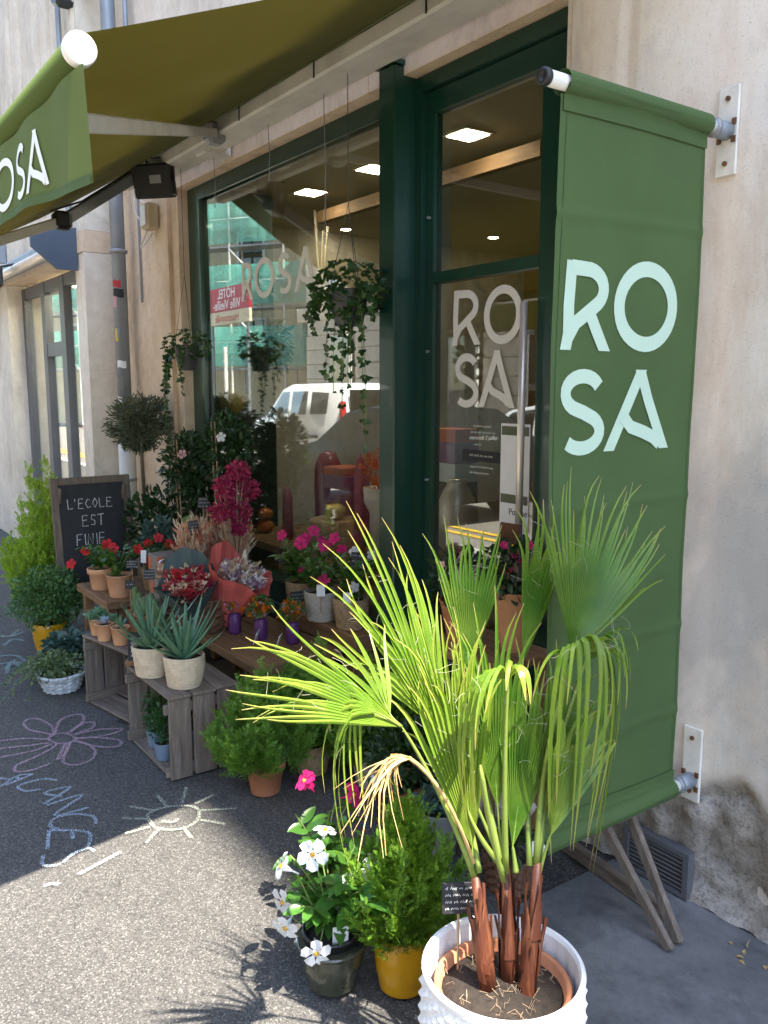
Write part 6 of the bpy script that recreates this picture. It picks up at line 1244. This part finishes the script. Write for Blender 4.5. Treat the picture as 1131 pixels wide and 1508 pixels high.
for z in (2.3, 4.6, 6.9, 9.2, 11.5):
    for o_ in (.5, 1.4): MB().tube([sp(0, o_, z + 1), sp(Ls, o_, z + 1)], .04, 6).build('rail', 'offwhite', scf)
    MB().box(sp(Ls / 2, .95, z), (Ls, .95, .06), rs).build('deck', 'grey_metal', scf)
    for k in range(0, 7, 2): MB().tube([sp(.3 + k * 2.35, 1.42, z), sp(.3 + (k + 1) * 2.35, 1.42, z + 2.2)], .035, 6).build('brace', 'offwhite', scf)
    mb = MB(); mb.grid([[sp(Ls * i / 30, 1.55 + .10 * math.sin(i * 1.7 + z) + .1 * math.sin(j), z + .1 + 1.5 * j / 3) for i in range(31)] for j in range(4)]); mb.build('net', 'net', scf)
hs = thing('hotel_sign', (-27.4, -10.5, 0), 'red hotel sign board above a cream board, read backwards in the window', 'sign')
MB().span(-29.15, -25.6, -10.55, -10.45, 4.19, 5.0).build('board', 'hsign', hs); MB().span(-29.15, -25.6, -10.55, -10.45, 3.75, 4.185).build('board', 'cream_wall', hs)
for k in (-28.8, -26.0): MB().tube([(k, -10.6, 0), (k, -10.6, 4.9)], .05, 8).build('post', 'grey_metal', hs)
for t, s_, zz, m in (('HÔTEL', .44, 4.64, 'lwhite'), ('Ville Vieille-', .46, 4.26, 'lwhite'), ('Haussonville', .38, 3.84, 'redp')): put_text(t, s_, m, hs, (-27.3, -10.44, zz), (-1, 0, 0), (0, 0, 1), 'lettering', 'CENTER')
pc = MB().tube([(-19.9, -6.9, -.12), (-19.9, -6.9, 2.6)], .05, 10).build('street_pole', 'offwhite', None); tag(pc, 'pale street pole before the van mirrored in the window', 'pole')
def vehicle(name, loc, paint, prof, wins, width, wheels, label, cat, wr=.31):
    """side outline lofted across the width; x forward is -x"""
    r = thing(name, loc, label, cat); mb = MB(); W = width / 2; n = len(prof); sl = ((-W, .93), (-W + .03, .975), (-W + .16, 1.0), (0, 1.015), (W - .16, 1.0), (W - .03, .975), (W, .93)); cx = sum(p[0] for p in prof) / n; vs = []; fs = []
    for yy, k in sl:
        for x, z in prof:
            tum = max(0, z - .9) * .16 * (1 if yy > 0 else -1) * (abs(yy) / W) ** 3; vs.append((cx + (x - cx) * (.985 + .015 * (k - .93) / .085), yy - tum, .45 + (z - .45) * (.97 + .03 * (k - .93) / .085)))
    for s in range(len(sl) - 1):
        for i in range(n): j = (i + 1) % n; fs.append((s * n + i, s * n + j, (s + 1) * n + j, (s + 1) * n + i))
    fs.append(tuple(range(n - 1, -1, -1))); fs.append(tuple((len(sl) - 1) * n + i for i in range(n))); mb.add(vs, fs); mb.build('body', paint, r, True, local=True)
    for wn__ in wins:
        q = MB()
        for s in (-1, 1):
            f = [(x, s * (W + .008 - max(0, z - .9) * .16), z) for x, z in wn__]; q.add(f, [tuple(range(len(f)))] if s > 0 else [tuple(range(len(f) - 1, -1, -1))])
        q.build('side_window', 'dglass', r, local=True)
    for x in wheels:
        for s in (-1, 1):
            w_ = MB().tube([(x, s * (W - .20), wr), (x, s * (W + .004), wr)], wr, 28).build('wheel', 'tyre', r, True, local=True); MB().tube([(x, s * (W - .1), wr), (x, s * (W + .012), wr)], wr * .66, 20).build('rim', 'rim', w_, True, local=True)
    return r
kan = [(-2.05, .35), (-2.08, .62), (-1.95, .90), (-1.35, 1.06), (-.72, 1.68), (-.3, 1.80), (1.6, 1.82), (1.95, 1.76), (2.06, 1.2), (2.08, .45), (1.95, .30), (-1.9, .28)]
v = vehicle('white_van', (-17.3, -8.25, -.125), 'vanwhite', kan, (((-1.12, 1.12), (-.66, 1.60), (-.32, 1.62), (-.32, 1.10)), ((-.18, 1.10), (-.18, 1.62), (.52, 1.63), (.52, 1.10)), ((.70, 1.12), (.70, 1.62), (1.42, 1.60), (1.42, 1.14))), 1.78, (-1.25, 1.35), 'white passenger van mirrored in the large window', 'van')
MB().box((2.075, 0, 1.42), (.02, 1.35, .5)).build('rear_window', 'dglass', v, local=True)
for s in (-1, 1): MB().bbox((2.03, s * .82, 1.15), (.12, .12, .55), .02).build('tail_light', 'tail', v, local=True); MB().bbox((0.1, s * .90, .62), (2.0, .03, .07), .01).build('trim', 'black', v, local=True)
MB().bbox((2.08, 0, .50), (.14, 1.7, .22), .04).build('bumper', 'plast_g', v, local=True)
hat = [(-1.95, .35), (-2.0, .58), (-1.85, .78), (-1.05, .95), (-.35, 1.38), (.2, 1.47), (1.1, 1.44), (1.75, 1.10), (1.95, .95), (1.98, .45), (1.85, .28), (-1.85, .26)]
hw = (((-.82, .98), (-.25, 1.34), (.22, 1.40), (.22, 1.0)), ((.30, 1.0), (.30, 1.40), (1.0, 1.37), (1.38, 1.06)))
vehicle('dark_car', (-9.7, -4.9, -.125), 'cardark', hat, hw, 1.74, (-1.25, 1.25), 'dark parked hatchback mirrored low in the large window', 'car')
vehicle('white_car', (-9.2, -7.6, -.125), 'vanwhite', hat, hw, 1.76, (-1.25, 1.25), 'white parked hatchback mirrored in the shop door', 'car')
tr = thing('street_tree', (-19.5, -10.9, 0), 'dark street tree across the road mirrored in the door glass', 'tree'); MB().tube([(0, 0, -.1), (.1, 0, 1.6), (0, .1, 3.2)], [.16, .13, .09], 10).build('trunk', 'bark', tr, True, local=True); mb = MB()
for c in ((0, 0, 4.2), (.9, .3, 3.8), (-.8, .2, 4.0), (.2, -.7, 4.8), (.2, .8, 4.6)): bush(mb, c, (1.1, 1.1, .9), 700, .22, .14, .1, .3)
mb.build('crown', 'L_dark', tr, local=True, stuff=True); tr.location.x = -16.5
